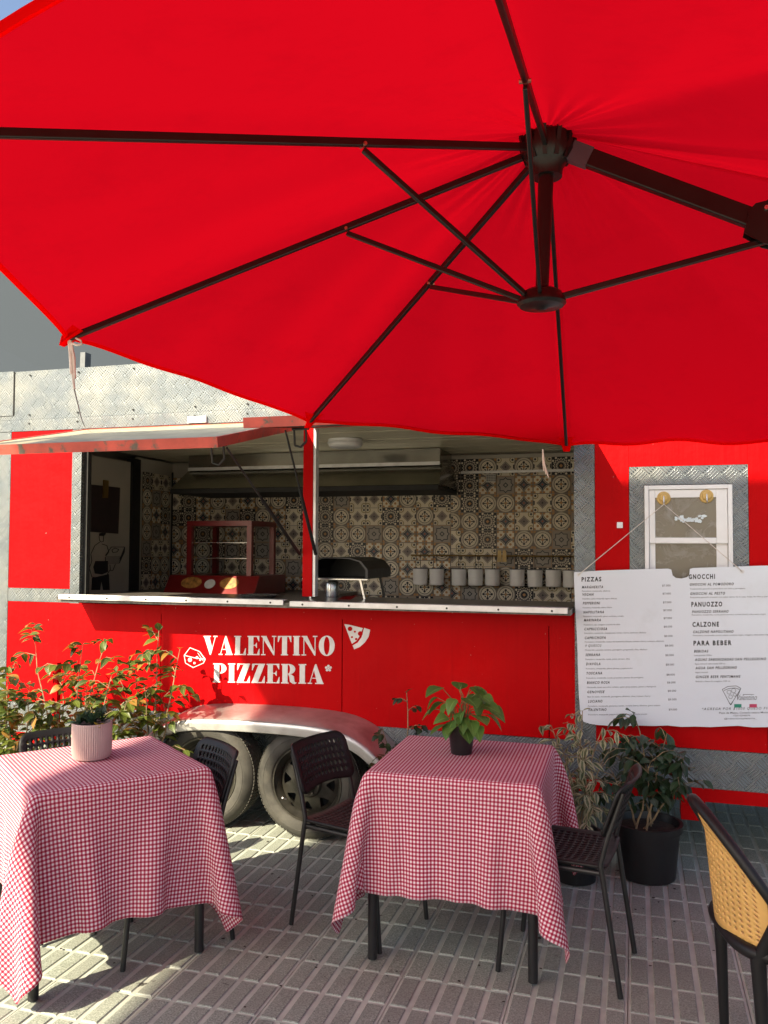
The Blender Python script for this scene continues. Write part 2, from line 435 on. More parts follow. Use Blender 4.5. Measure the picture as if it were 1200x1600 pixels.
# bottom trim, chassis, hidden walls
bx('bottom_trim', M['red'], (XL, YB-.001, .33), (-2.98, YB+.03, .398)); bx('bottom_trim', M['red'], (-1.21, YB-.001, .33), (XR, YB+.03, .398))
bx('trailer_leg', M['red'], (.22, YB+.03, .22), (.34, YB+.16, .40)); bx('chassis', M['dark'], (XL+.05, YB+.04, .36), (XR-.03, 6.66, .47))
MB().beam((.4, 5.5, .3), (1.9, 5.5, .3), .06, .06).build('chassis_rail', M['dark'], T)
bx('trailer_floor', M['floor'], (XL+.03, YB+.031, .471), (XR-.03, 6.6, .52))
bx('back_wall', M['wallwhite'], (XL, 6.62, .471), (XR, 6.66, ZT))
bx('end_wall', M['wallwhite'], (XL, YB+.031, .471), (XL+.03, 6.619, ZT-.04)); bx('end_wall', M['red'], (XR-.03, YB+.031, .471), (XR, 6.619, ZT-.04))
bx('roof', M['plate'], (XL, YB+.031, ZT-.038), (XR, 6.619, ZT-.002))
bx('lower_lining', M['floor'], (-4.0, YB+.031, .53), (XR-.04, YB+.05, 1.25)); bx('partition', M['wallwhite'], (.75, YB+.051, .53), (.79, 6.5, 2.4))
bx('header', M['red'], (-3.505, YB+.002, 2.375), (-.322, YB+.03, 2.417))
bx('hatch_jamb', M['dark'], (-3.52, YB+.031, 1.3), (-3.48, YB+.07, 2.37))
# window
W = MB()
x0, x1, z0, z1 = -.028, .563, 1.29, 2.083
for a, b in (((x0,YB-.004,z0),(x0+.075,YB+.03,z1)), ((x1-.075,YB-.004,z0),(x1,YB+.03,z1)), ((x0+.0752,YB-.004,1.985),(x1-.0752,YB+.03,z1)), ((x0+.0752,YB-.004,z0),(x1-.0752,YB+.03,1.36))): W.box(a, b)
W.build('window_surround', M['plate'], T)
wx0, wx1 = .049, .486
wf = MB()
for a, b in (((wx0,YB-.022,1.362),(wx0+.022,YB+.01,1.98)), ((wx1-.022,YB-.022,1.362),(wx1,YB+.01,1.98)), ((wx0+.0222,YB-.022,1.958),(wx1-.0222,YB+.01,1.98)), ((wx0+.0222,YB-.022,1.362),(wx1-.0222,YB+.01,1.385))): wf.box(a, b)
win = wf.build('window', M['white'], T, bevel=.002)
sx0, sx1 = wx0+.024, wx1-.024
for nm, za, zb, yo, t in (('upper_sash', 1.672, 1.956, -.016, .03), ('lower_sash', 1.387, 1.690, -.002, .03)):
    f = MB(); l, r = (sx0+t, sx1-.055)
    for a, b in (((sx0,YB+yo,za),(l,YB+yo+.012,zb)), ((r,YB+yo,za),(sx1,YB+yo+.012,zb)), ((l+.0002,YB+yo,zb-.042 if nm[0]=='u' else zb-.02),(r-.0002,YB+yo+.012,zb)), ((l+.0002,YB+yo,za),(r-.0002,YB+yo+.012,za+.030))): f.box(a, b)
    f.build(nm, M['white'], win, bevel=.002)
def mat_pane():
    m, p = newmat('dusty_pane')
    f = noise(7, 6, .7, dist=1.2); g = noise(3, 3)
    setc(p, mixc(ramp(f, .55, .75), (.17,.15,.115), (.30,.29,.26))); X.nt.links.new((.10+ramp(f, .4, .7)*.35).k, p.inputs['Roughness'])
    p.inputs['Specular IOR Level'].default_value = .6; bump(g, p, .05, .02)
    return m
M['pane'] = mat_pane()
for za, zb, yo in ((1.69,1.92,-.010), (1.41,1.68,.004)):
    bx('pane', M['pane'], (sx0+.025, YB+yo, za), (sx1-.05, YB+yo+.004, zb), win)
st = MB(); random.seed(3)
for i in range(26):
    a = random.uniform(0, 1); px_, pz = .205+a*.165, 1.80+random.uniform(-.018,.018); r = random.uniform(.006,.016)
    pts = [(px_+r*random.uniform(.5,1.4)*math.cos(q), YB-.0145-.0001*i, pz+r*random.uniform(.4,1.)*math.sin(q)) for q in np.linspace(0, 2*math.pi, 7)[:-1]]
    st.add(pts, [tuple(range(6))])
st.build('sticker_scraps', plain('sticker_paper', (.62,.70,.74), .35), win)
# opening: post, counter, sill strips
bx('hatch_post', M['red'], (-1.925, YB-.004, 1.345), (-1.862, YB+.05, 2.374), bevel=.002); bx('post_edge', M['alu'], (-1.861, YB+.002, 1.345), (-1.845, YB+.05, 2.374))
bx('counter', M['counter'], (-3.505, 4.455, 1.292), (-.325, 5.12, 1.322)); bx('counter_lining', M['dark'], (-3.9, 5.1, .53), (-.3, 5.118, 1.29))
for a, b, dz in ((-3.478, -1.945, .006), (-1.905, -.34, 0)):
    s = MB().box((a, 4.438, 1.302+dz), (b, 4.453, 1.332+dz)); s.box((a, 4.4535, 1.3265+dz), (b, 4.50, 1.332+dz))
    so_ = s.build('sill_trim', M['alu'], T, bevel=.0015)
    sc = MB()
    for x in np.linspace(a+.08, b-.08, 6): sc.lathe([(.0001,-.003),(.006,-.002),(.006,.003)], (x, 4.438, 1.315+dz), ax=1, n=8)
    tag(sc.build('screws', M['black'], so_), kind='stuff')
# hatches (awnings)
def hatch(x0, x1, yo, zo, zh, label):
    d = Vector((0, yo-YB, zo-zh)); n = d.normalized(); up = Vector((1,0,0)).cross(n)
    if up.z < 0: up = -up
    P = lambda x, s, h: Vector((x, YB-.01, zh))+d*s+up*h
    th = .052
    def slab(mb, xa, xb, s0, s1, h0, h1):
        mb.add([P(x, s, h) for h in (h0, h1) for x, s in ((xa,s0),(xb,s0),(xb,s1),(xa,s1))], [(0,1,2,3),(7,6,5,4),(0,4,5,1),(1,5,6,2),(2,6,7,3),(3,7,4,0)])
    a = MB(); slab(a, x0+.024, x1-.024, .012, .978, -.012, -.004)
    h = a.build('serving_hatch', M['awning_top'], T); h['label'] = label
    for nm, xa, xb, s0, s1 in (('hatch_rail', x0, x1, .98, 1.0), ('hatch_rail', x0, x0+.022, .012, .9795), ('hatch_rail', x1-.022, x1, .012, .9795), ('hinge_rail', x0, x1, -.005, .0115)):
        b = MB(); slab(b, xa, xb, s0, s1, -th, 0); b.build(nm, M['red_worn'], h)
    b = MB(); slab(b, x0+.024, x1-.024, .012, .978, -.046, -.038); b.build('hatch_lining', M['floor'], h)
    return h, P
hl, PL = hatch(-3.485, -1.935, 3.615, 2.176, 2.415, 'sagging left hatch with worn red rim over the dark half of the kitchen')
hr, PR = hatch(-1.86, -.30, 3.74, 2.285, 2.415, 'higher right hatch with worn red rim, mostly behind the parasol')
bx('hinge_plate', M['white'], (-2.71, YB-.022, 2.425), (-2.58, YB-.0065, 2.465))
def latch(P, x, s):
    l = MB(); l.tube([P(x-.05,s,-.06), P(x+.05,s,-.06)], .008, 6); l.tube([P(x-.04,s,-.062), P(x-.04,s,-.15)], .006, 6); l.tube([P(x+.03,s,-.062), P(x+.03,s,-.13)], .006, 6)
    l.tube([P(x-.04,s,-.15), P(x-.005,s,-.16), P(x+.03,s,-.13)], .007, 6)
    return l
latch(PL, -2.05, .80).build('latch', M['black'], hl); latch(PR, -1.78, .42).build('latch', M['black'], hr); latch(PL, -3.40, .97).build('latch', M['black'], hl)
for h, p, q in ((hl, PL(-1.945,.90,-.065), Vector((-1.94,YB-.015,1.60))), (hr, PR(-1.84,.50,-.065), Vector((-1.835,YB-.015,1.60)))):
    mid = p.lerp(q, .45); s = MB(); s.tube([p, mid], .006, 8); s.tube([mid, q], .0105, 8); s.build('gas_strut', M['black'], h, True)
# fender over both wheels
fc = -2.09; prof = []
def fprof(off):
    pts = []
    for x, z in ((-.92,.20),(-.865,.32),(-.79,.43),(-.70,.52),(-.60,.585),(-.48,.62),(-.30,.635),(0,.642),(.30,.638),(.48,.622),(.60,.585),(.70,.52),(.79,.43),(.865,.32),(.92,.20)):
        pts.append((fc+x*(1-off*.6), z-off*.9))
    return pts
F = MB(); secs = []
for y, off, dz in ((YB-.002,0,.045), (4.56,0,.03), (4.43,0,.012), (4.402,0,.006), (4.394,.002,.002), (4.389,.008,-.004), (4.388,.014,-.010), (4.388,.040,-.016), (4.388,.046,-.016), (4.392,.048,-.016), (4.396,.046,-.014), (4.398,.040,-.012), (4.44,.018,0), (YB-.002,.012,.03)):
    secs.append([(x, y, z+dz) for x, z in fprof(off)])
nF = len(secs[0])
F.add([p for s in secs for p in s], [(i*nF+k, i*nF+k+1, (i+1)*nF+k+1, (i+1)*nF+k) for i in range(len(secs)-1) for k in range(nF-1)])
fo = F.build('fender', M['steel'], T, True); sb = fo.modifiers.new('smooth', 'SUBSURF'); sb.levels = sb.render_levels = 2
bx('wheel_well', M['plate'], (-2.97, YB+.005, .36), (-1.22, YB+.03, .64)); bx('wheel_well', M['dark'], (-2.97, YB+.031, .30), (-1.22, YB+.06, .70))
MB().beam((-2.5, 4.62, .36), (-1.7, 4.62, .36), .05, .07).build('axle_beam', M['steel'], T)
# wheels
def wheel(cx, rot):
    cy, cz, R = 4.40, .312, .312
    t = MB().lathe([(.208,.014),(.212,.003),(.222,-.005),(.245,-.009),(.257,-.010),(.260,-.0075),(.263,-.009),(.278,-.003),(.292,.010),(.303,.022),(.310,.034),(.3115,.06),(.3115,.15),(.310,.17),(.30,.188),(.27,.20),(.22,.195),(.208,.185)], (cx, cy+.012, cz), ax=1, n=56)
    for k in range(92):    # tread blocks
        a = 2*math.pi*k/92
        for q, (ya, yb) in enumerate(((.030,.066),(.074,.116),(.124,.168))):
            a2 = a+(.5 if q == 1 else 0)*2*math.pi/92; c, s_ = math.cos(a2), math.sin(a2); e = .0082
            tx, tz = -s_, c
            vs = []
            for rr in (.3095, .3138):
                for (ta, yy) in ((-e,ya),(e,ya),(e,yb),(-e,yb)):
                    if rr > .31: ta *= .85
                    vs.append((cx+c*rr+tx*ta, cy+.012+yy, cz+s_*rr+tz*ta))
            t.add(vs, [(4,5,6,7),(0,1,5,4),(1,2,6,5),(2,3,7,6),(3,0,4,7)])
    wh = link('wheel', None, T); wh.location = (0,0,0)
    t.build('tyre', M['rubber'], wh, True)
    r = MB().lathe([(.211,.010),(.208,.002),(.200,.003),(.196,.018),(.184,.030),(.178,.046),(.175,.052),(.175,.10),(.175,.18)], (cx, cy+.012, cz), ax=1, n=48)
    # disc with eight windows
    N = 8; ri, ro = .084, .177
    for k in range(N):
        a0 = 2*math.pi*k/N+rot; da = 2*math.pi/N
        def pt(rad, f, y=.045): return (cx+math.cos(a0+f*da)*rad, cy+.012+y, cz+math.sin(a0+f*da)*rad)
        hi, ho = .106, .152
        o = [pt(ro,0,.058), pt(ro,.25,.058), pt(ro,.5,.058), pt(ro,.75,.058), pt(ro,1,.058), pt(ri,1,.03), pt(ri,.5,.03), pt(ri,0,.03)]
        h_ = [pt(ho,.22), pt(ho+.003,.36), pt(ho+.003,.5), pt(ho+.003,.64), pt(ho,.78), pt(hi+.006,.60,.038), pt(hi,.5,.036), pt(hi+.006,.40,.038)]
        b_ = [(p[0]+(cx-p[0])*-.02, p[1]+.022, p[2]) for p in h_]
        n0 = 8; r.add(o+h_+b_, [(i, (i+1)%8, n0+(i+1)%8, n0+i) for i in range(8)]+[(8+i, 8+(i+1)%8, 16+(i+1)%8, 16+i) for i in range(8)])
    r.lathe([(.084,.030),(.074,.014),(.060,.012),(.052,.022),(.050,.022),(.046,.006),(.036,-.004),(.033,.020),(.0001,.022)], (cx, cy+.012, cz), ax=1, n=32)
    ro_ = r.build('rim', M['rim'], wh, True)
    for k in range(5):
        a = 2*math.pi*k/5+.3; MB().lathe([(.0001,-.008),(.007,-.006),(.008,.014)], (cx+.062*math.cos(a), cy+.018, cz+.062*math.sin(a)), ax=1, n=6).build('wheel_nut', M['rim'], ro_)
    MB().tube([(cx-.13,cy+.03,cz-.10), (cx-.138,cy-.002,cz-.085)], .005, 6).build('valve', M['alu'], ro_)
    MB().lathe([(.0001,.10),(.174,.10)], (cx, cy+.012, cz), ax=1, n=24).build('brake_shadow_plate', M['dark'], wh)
wheel(-2.430, .1); wheel(-1.782, .32)
MB().tube([(-2.9,4.95,.30), (-1.2,4.95,.30)], .03, 8).build('axle', M['dark'], T)
# red steady post at the left of the side
p_ = MB().box((-3.44,4.35,.02), (-3.405,4.385,.925)); p_.box((-3.47,4.32,.0), (-3.375,4.415,.018)); p_.build('steady_post', M['red'], T)
bx('steady_bracket', M['red'], (-3.438, 4.386, .42), (-3.407, YB-.003, .46))
bx('post_mark', M['orange_paint'], (-3.4405, 4.348, .50), (-3.4045, 4.3495, .60))

# sign lettering (fat didone capitals drawn as outlines)
def LT(ch):
    """strokes as polygons in a box of height 1; returns width, polygons"""
    rct = lambda a, b, c, d: [(a,b),(c,b),(c,d),(a,d)]
    th, fat, sf = .055, .27, .06
    serif = lambda x, y: rct(x-sf, y, x+fat+sf, y+th)
    if ch == 'I': return fat+2*sf, [rct(sf,th,sf+fat,1-th), rct(0,0,fat+2*sf,th), rct(0,1-th,fat+2*sf,1)]
    if ch == 'L': return .66, [rct(sf,th,sf+fat,1-th), rct(0,0,.66,th), rct(0,1-th,fat+2*sf,1), [(.60,th),(.66,th),(.66,.36),(.63,.36),(.52,th)]]
    if ch == 'E': return .68, [rct(sf,th,sf+fat,1-th), rct(0,0,.68,th), rct(0,1-th,.66,1), [(.62,th),(.68,th),(.68,.33),(.65,.33),(.54,th)], [(.52,1-th),(.63,.72),(.66,.72),(.66,1-th)], rct(sf+fat,.49,.5,.535), [(.5,.38),(.53,.38),(.53,.64),(.5,.64),(.44,.535),(.44,.49)]]
    if ch == 'T': return .74, [rct(.235,th,.235+fat,1-th), rct(.175,0,.565,th), rct(0,1-th,.74,1), [(0,1-th),(.0,.68),(.03,.68),(.14,1-th)], [(.60,1-th),(.71,.68),(.74,.68),(.74,1-th)]]
    if ch == 'V': return .80, [[(.04,1-th),(.34,1-th),(.52,.30),(.43,0),(.38,0)], [(.66,1-th),(.70,1-th),(.455,.08),(.42,.05)], rct(0,1-th,.42,1), rct(.57,1-th,.80,1)]
    if ch == 'A': return .80, [[(.37,1),(.43,1),(.77,th),(.47,th),(.31,.72)], [(.09,th),(.13,th),(.36,.86),(.345,.93)], rct(.225,.27,.43,.31), rct(0,0,.22,th), rct(.38,0,.80,th)]
    if ch == 'N': return .84, [rct(.10,th,.145,.93), [(.06,1-th),(.31,1-th),(.745,.10),(.745,0),(.69,0),(.145,.80)], rct(.70,.02,.745,1-th), rct(0,0,.245,th), rct(0,1-th,.30,1), rct(.60,1-th,.84,1)]
    if ch == 'Z': return .70, [[(.02,th),(.34,th),(.68,1-th),(.36,1-th)], rct(0,0,.70,th), rct(.02,1-th,.70,1), [(.62,th),(.70,th),(.70,.36),(.67,.36),(.54,th)], [(.02,1-th),(.02,.66),(.05,.66),(.17,1-th)]]
    ell = lambda cx, cy, rx, ry, a0, a1, n=14: [(cx+rx*math.cos(R_(a0+(a1-a0)*i/n)), cy+ry*math.sin(R_(a0+(a1-a0)*i/n))) for i in range(n+1)]
    if ch == 'O':
        ps = []
        for a0 in range(0, 360, 30):
            o = ell(.42,.5,.42,.515,a0,a0+30,4); i_ = ell(.42,.5,.155,.46,a0+30,a0,4); ps.append(o+i_)
        return .84, ps
    if ch in 'PR':
        ps = [rct(sf,th,sf+fat,1-th), rct(0,0,fat+2*sf,th), rct(0,1-th,.40,1)]
        for a0 in range(-90, 90, 30): ps.append(ell(.38,.735,.34,.265,a0,a0+30,4)+ell(.36,.735,.10,.225,a0+30,a0,4))
        ps.append(rct(sf+fat,.47,.40,.51))
        if ch == 'R': ps.append([(.40,.50),(.52,.46),(.66,.36),(.68,.14),(.72,.06),(.78,.07),(.80,.03),(.70,-.02),(.58,0),(.45,.10),(.42,.34),(.36,.47)])
        return (.80 if ch == 'R' else .72), ps
    if ch == '*':
        ps = [ell(.15,.80,.045,.045,0,330,11)]
        for k in range(5):
            a = 90+72*k; ps.append(ell(.15+.115*math.cos(R_(a)), .80+.115*math.sin(R_(a)), .062, .062, 0, 330, 11))
        return .34, ps
sign = link('painted_sign', None, T)
sign['label'] = 'white painted pizzeria lettering in fat serif capitals on the red side'
def word(txt, p0, p1, hgt):
    ws = [LT(c)[0] for c in txt]; gap = .085; tot = sum(ws)+gap*(len(txt)-1)
    x = 0
    d = (p1-p0); un = d.length/tot; e = d.normalized()
    for c in txt:
        w_, ps = LT(c); mb = MB()
        for j, poly in enumerate(ps):
            pts = [p0+e*((x+q[0])*un)+Vector((0,-.00005*j,q[1]*hgt)) for q in poly]
            mb.prism(pts, (0,-1,0), .0022)
        mb.build('letter', M['decal'], sign); x += w_+gap
yl = YB-.0005
word('VALENTINO', at(318,1023,1,yl), at(523,1024.5,1,yl), .117)
word('PIZZERIA*', at(333,1066,1,yl), at(519,1069,1,yl), .117)
sk = bx('wall_switch', M['white'], *[(at(964,825,1,YB).x, YB-.014, at(964,825,1,YB).z), (at(973,816,1,YB).x, YB-.0005, at(973,816,1,YB).z)])
# pizza slice and cheese prints
def flat(name, polys, m, par, y):
    mb = MB()
    for j, poly in enumerate(polys): mb.prism([at(a, b, 1, y-.0001*j) for a, b in poly], (0,-1,0), .0018)
    return mb.build(name, m, par)
def disc(cx, cy, r, n=12): return [(cx+r*math.cos(2*math.pi*k/n), cy+r*math.sin(2*math.pi*k/n)) for k in range(n)]
flat('pizza_print', [[(538,975),(545,976),(556,978.5),(567,981.5),(563,992),(557.5,1001),(550,1006)], [(569,981),(578.5,984),(576,995),(570,1004),(562,1011),(553.5,1014.5),(551,1008.5),(559,1004),(565,996)]], M['decal'], T, yl)
flat('pizza_toppings', [disc(547,982.5,3.6), disc(563,990,3.8), disc(554.5,987,1.6), disc(550,995.5,1.6), disc(556.5,998.5,1.8)], M['red'], T, YB-.0026)
def outline(pts, t=.9):
    res = []
    for (a, b), (c, d) in zip(pts, pts[1:]):
        L = math.hypot(c-a, d-b) or 1; nx, ny = -(d-b)/L*t/2, (c-a)/L*t/2
        res.append([(a+nx,b+ny),(c+nx,d+ny),(c-nx,d-ny),(a-nx,b-ny)])
    return res
flat('cheese_print', outline([(288,1024),(297,1012),(312,1018),(321,1030),(318,1036),(302,1043),(290,1036),(288,1024),(305,1028),(321,1030)], 1.1)+[disc(297,1031,3.2), disc(308,1027.5,2.2), disc(304,1036,1.8), disc(313,1031,1.6)]+outline([(309,1020),(318,1033)], .8)+outline([(313,1020),(320,1030)], .8), M['decal'], T, yl)
# ------------------------------------------------------------------ inside the trailer
YI = 6.55
bw = MB().box((-3.98,YI+.006,.53),(.74,YI+.03,2.38)).build('kitchen_wall', M['wallwhite'], T)
sw = MB().box((-3.99,6.02,.53),(-3.956,YI+.005,2.38)).build('side_wall', M['wallwhite'], T)
P_ = .1435
def tile(mi, w0=0., w1=1.):
    mb = MB(); h = P_/2-.001; a, b = -h+2*h*w0, -h+2*h*w1; c = (a+b)/2
    vs = [(a,0,-h),(b,0,-h),(b,0,h),(a,0,h),(a,.005,-h),(b,.005,-h),(b,.005,h),(a,.005,h)]
    me = bpy.data.meshes.new('wall_tile'); me.from_pydata(vs, [], [(0,1,2,3),(7,6,5,4),(0,4,5,1),(1,5,6,2),(2,6,7,3),(3,7,4,0)])
    uv = me.uv_layers.new(name='UV')
    for lp in me.loops:
        v = me.vertices[lp.vertex_index].co; uv.data[lp.index].uv = ((v.x+h)/(2*h), (v.z+h)/(2*h))
    me.materials.append(TILE[mi]); return me
tm = [tile(k) for k in range(5)]; tmh = [tile(k, .45, 1.) for k in range(5)]
seq = [1,0,3,2,0,4,3,1,2,0,3,4,1,0,2,3]
def des(i, j): return seq[(i*3+j*5+(i*j) % 3) % 16]
xs = -1.335
off = lambda o: Vector((T.location.x, T.location.y, 0))
for i in range(8):          # right section
    for j in range(9):
        z = 1.06+P_*(j+.5)
        if z > 2.36: continue
        o = link('wall_tile', tm[des(i, j)], bw); o.location = Vector((xs+P_*(i+.5), YI, z))-off(o)
for j in range(9):
    z = 1.06+P_*(j+.5)
    o = link('wall_tile', tmh[des(9, j)], bw); o.location = Vector((xs-P_*.5, YI, z))-off(o)
for i in range(18):         # left section, a little lower
    for j in range(8):
        z = 1.105+P_*(j+.5)-.02*0
        if xs-P_*.57-P_*(i+.5) < -3.93: continue
        o = link('wall_tile', tm[des(i+2, j+3)], bw); o.location = Vector((xs-P_*.57-P_*(i+.5), YI-.001, z-.0))-off(o)
for i in range(3):
    for j in range(8):
        o = link('wall_tile', tm[des(i+5, j+1)], sw); o.location = Vector((-3.95, 6.08+P_*(i+.5), 1.12+P_*(j+.5)))-off(o); o.rotation_euler = (0,0,math.pi/2)
bx('corner_bead', M['dark'], (-3.954, YI-.012, 1.1), (-3.942, YI-.001, 2.3))
for k in range(14):
    y = YB+.06+.132*k; bx('ceiling_board', M['ceiling'], (-3.95, y, 2.393+random.uniform(0,.004)), (.74, y+.122, 2.41))
bx('door', M['wallwhite'], (-3.985, 5.12, .53), (-3.95, 5.90, 2.33)); bx('door_frame', M['black'], (-3.99, 5.902, .53), (-3.93, 6.018, 2.36))
bx('inner_wall', M['wallwhite'], (-3.99, YB+.08, .53), (-3.955, 5.118, 2.38))
hd = MB()
hx0, hx1 = -3.55, -1.36
hd.add([(hx0,5.86,2.10),(hx1,5.86,2.10),(hx1-.03,6.10,2.27),(hx0+.03,6.10,2.27)], [(0,1,2,3)])
hd.add([(hx1,5.86,2.10),(hx1,6.52,2.10),(hx1-.03,6.52,2.27),(hx1-.03,6.10,2.27)], [(0,1,2,3)])
hd.add([(hx0,5.86,2.10),(hx0,6.52,2.10),(hx0+.03,6.52,2.27),(hx0+.03,6.10,2.27)], [(0,1,2,3)])
hood = hd.build('range_hood', M['hood'], T); sb = hood.modifiers.new('s', 'SOLIDIFY'); sb.thickness = .004
bx('hood_lip', M['dark'], (hx0, 5.85, 2.062), (hx1, 6.52, 2.096), hood); bx('hood_box', M['hood'], (hx0+.03, 6.08, 2.276), (hx1-.04, 6.5, 2.388), hood)
bx('hood_trim', M['alu'], (hx0+.03, 6.07, 2.262), (hx1-.04, 6.079, 2.288), hood)
bx('wall_rail', M['alu'], (-1.33, 6.53, 2.232), (-.32, 6.546, 2.252))
lampm = MB().lathe([(.0001,2.335),(.10,2.335),(.115,2.345),(.118,2.392)], (-1.93,5.45,0), n=32).build('ceiling_lamp', M['white'], T, True)
MB().lathe([(.121,2.36),(.124,2.362),(.124,2.372),(.121,2.374)], (-1.93,5.45,0), n=32).build('lamp_ring', M['alu'], lampm, True)

# chef print on the door (plain line drawing)
def dr(name, polys, m, x):
    mb = MB()
    for j, poly in enumerate(polys): mb.prism([at(a, b, 0, x+.0001*j) for a, b in poly], (1,0,0), .0015)
    return mb.build(name, m, T)
def cr(a, b): return (120+a/6.4, 700+b/6.4)
pr = [[cr(*q) for q in pl] for pl in (
    [(150,1300),(320,1260),(328,1420),(262,1420),(245,1330),(232,1420),(145,1420)],
    [(185,1130),(310,1130),(312,1240),(250,1265),(180,1255),(165,1190)],
    [(222,855),(250,848),(272,850),(285,840),(290,860),(270,880),(240,880),(222,880)])]
ol = []
for line in ([(230,940),(180,975),(140,1060),(150,1130),(125,1200),(150,1290),(230,1305),(300,1270),(330,1220)], [(250,960),(300,975),(320,1040),(290,1080)],
             [(222,880),(225,920),(240,940),(265,935),(268,880)], [(285,1075),(345,990),(478,990),(440,1090),(285,1090),(285,1150),(425,1150),(475,1040),(478,990)],
             [(285,1110),(428,1110),(478,1010)], [(285,1130),(428,1130),(476,1025)], [(440,1090),(428,1150)], [(350,1020),(380,1000),(420,1015),(400,1040),(360,1045),(350,1020)], [(330,1165),(335,1225),(360,1225),(385,1160)]):
    ol += outline([cr(*q) for q in line], 1.0)
dr('chef_print', pr+ol, M['ink'], -3.9495)
cb = thing('clipboard', 'dark clipboard hanging on the cream door inside the trailer', 'clipboard', (-3.945, 5.55, 1.75))
MB().prism([at(a,b,0,-3.948) for a,b in ((141.5,757),(187,762),(184,834),(141,831))], (1,0,0), .006).build('board', plain('clipboard_board', (.035,.022,.024), .5), cb)
MB().prism([at(a,b,0,-3.941) for a,b in ((161,750),(168,751),(167,778),(160,778))], (1,0,0), .012).build('clip', M['brass'], cb)

# things on the counter and on the wall
ov = thing('pizza_oven', 'black domed pizza oven on folding legs behind the hatch post', 'pizza oven', (-1.83, 5.0, 1.323))
ocx, oy0, oy1 = -1.78, 4.86, 5.36
def ovsec(y, s):
    return [(ocx+x*s, y, 1.323+z) for x, z in ((-.21,.125),(-.21,.185),(-.165,.235),(-.09,.255),(.09,.255),(.165,.235),(.21,.185),(.21,.125))]
o_ = MB(); A, B, D, E_ = ovsec(oy0,1), ovsec(oy1,1.0), ovsec(oy0,.93), ovsec(oy1-.08,.9)
D = [(x, y, z-.006 if z > 1.46 else z+.006) for x, y, z in D]
n8 = 8; o_.add(A+B, [(i,(i+1)%8,8+(i+1)%8,8+i) for i in range(8)]+[tuple(range(15,7,-1))])
o_.add(A+D+E_, [(i,(i+1)%8,8+(i+1)%8,8+i) for i in range(8)]+[(8+i,8+(i+1)%8,16+(i+1)%8,16+i) for i in range(8)]+[tuple(range(16,24))])
o_.build('shell', M['black'], ov)
MB().box((ocx-.215,oy0-.016,1.442),(ocx+.215,oy0-.001,1.4485)).build('front_lip', M['chrome'], ov)
for sx in (-.15, .15):
    for y in (oy0+.04, oy1-.05): MB().beam((ocx+sx, y, 1.447), (ocx+sx*1.2, y, 1.3235), .012, .02, up=(0,1,0)).build('leg', M['chrome'] if y < 5 else M['black'], ov)
can = thing('canister', 'shiny steel canister standing under the pizza oven', 'canister', (-1.86, 5.02, 1.3225))
MB().lathe([(.0001,0),(.042,0),(.045,.01),(.045,.085),(.04,.098),(.0001,.098)], (0,0,0), n=20).build('body', M['chrome'], can, True, local=True)
MB().lathe([(.0001,.099),(.025,.099),(.025,.108),(.0001,.109)], (0,0,0), n=16).build('lid', M['black'], can, True, local=True)
lf = MB().add([(-1.74,4.80,1.325),(-1.655,4.79,1.325),(-1.64,4.85,1.345),(-1.73,4.87,1.34)], [(0,1,2,3)]).build('leaflet', M['red_gloss']); tag(lf, 'small red leaflet lying on the counter before the oven', 'leaflet')
sl_ = lf.modifiers.new('s', 'SOLIDIFY'); sl_.thickness = .001
fw = thing('food_warmer', 'red glass fronted food warmer in the dark left half of the kitchen', 'food warmer', (-3.05, 5.9, 1.28))
tbl = bx('prep_counter', M['counter'], (-3.93, 5.55, 1.25), (-2.2, 6.54, 1.278)); bx('counter_legs', M['dark'], (-3.9, 5.62, .53), (-2.22, 6.5, 1.249))
bs_ = MB().add([(-3.46,5.62,1.279),(-2.70,5.62,1.279),(-2.70,5.72,1.42),(-3.46,5.72,1.42),(-3.46,6.2,1.279),(-2.70,6.2,1.279),(-2.70,6.2,1.42),(-3.46,6.2,1.42)], [(0,1,2,3),(3,2,6,7),(1,5,6,2),(0,3,7,4),(4,7,6,5),(0,4,5,1)]).build('base', M['red_gloss'], fw)
fr = MB()
for x in (-3.31, -2.80):
    for y in (5.76, 6.17): fr.box((x-.02,y-.02,1.421),(x+.02,y+.02,1.80))
fr.box((-3.33,5.74,1.8005),(-2.78,6.19,1.84)); fr.build('frame', M['red_gloss'], fw)
mg, pg = newmat('warmer_glass'); pg.inputs['Base Color'].default_value = (.9,.9,.9,1); pg.inputs['Transmission Weight'].default_value = 1; pg.inputs['Roughness'].default_value = .03; pg.inputs['IOR'].default_value = 1.1
bx('glass', mg, (-3.288, 5.755, 1.43), (-2.822, 5.758, 1.795), fw)
for z in (1.55, 1.67): bx('shelf', M['chrome'], (-3.285, 5.79, z), (-2.825, 6.14, z+.004), fw)
for cx_, w_ in ((-3.25,.09), (-2.93,.08)):
    MB().add([(cx_+w_*math.cos(a)*1., 5.655+.03*(math.sin(a)+1)-.006, 1.325+.042*(math.sin(a)+1)) for a in np.linspace(0, 2*math.pi, 13)[:-1]], [tuple(range(12))]).build('burger_print', M['orange'], fw)
MB().add([(-3.09+.045*math.cos(a), 5.655+.024*(math.sin(a)+1)-.0065, 1.325+.034*(math.sin(a)+1)) for a in np.linspace(0, 2*math.pi, 17)[:-1]], [tuple(range(16))]).build('badge_print', M['paper'], fw)
rl = thing('mug_rail', 'thin brass rail fixed along the patterned tile wall', 'rail', (-1.05, 6.5, 1.58))
MB().tube([(-1.72,6.45,1.579),(-.30,6.45,1.579)], .006, 8).build('bar', M['brass'], rl, True)
for dx in (0, .03): MB().prism([at(a+dx*250,b,1,6.44) for a,b in ((778,860),(783,860),(784,878),(777,878))], (0,1,0), .004).build('yellow_tag', M['yellow_cup'], rl)
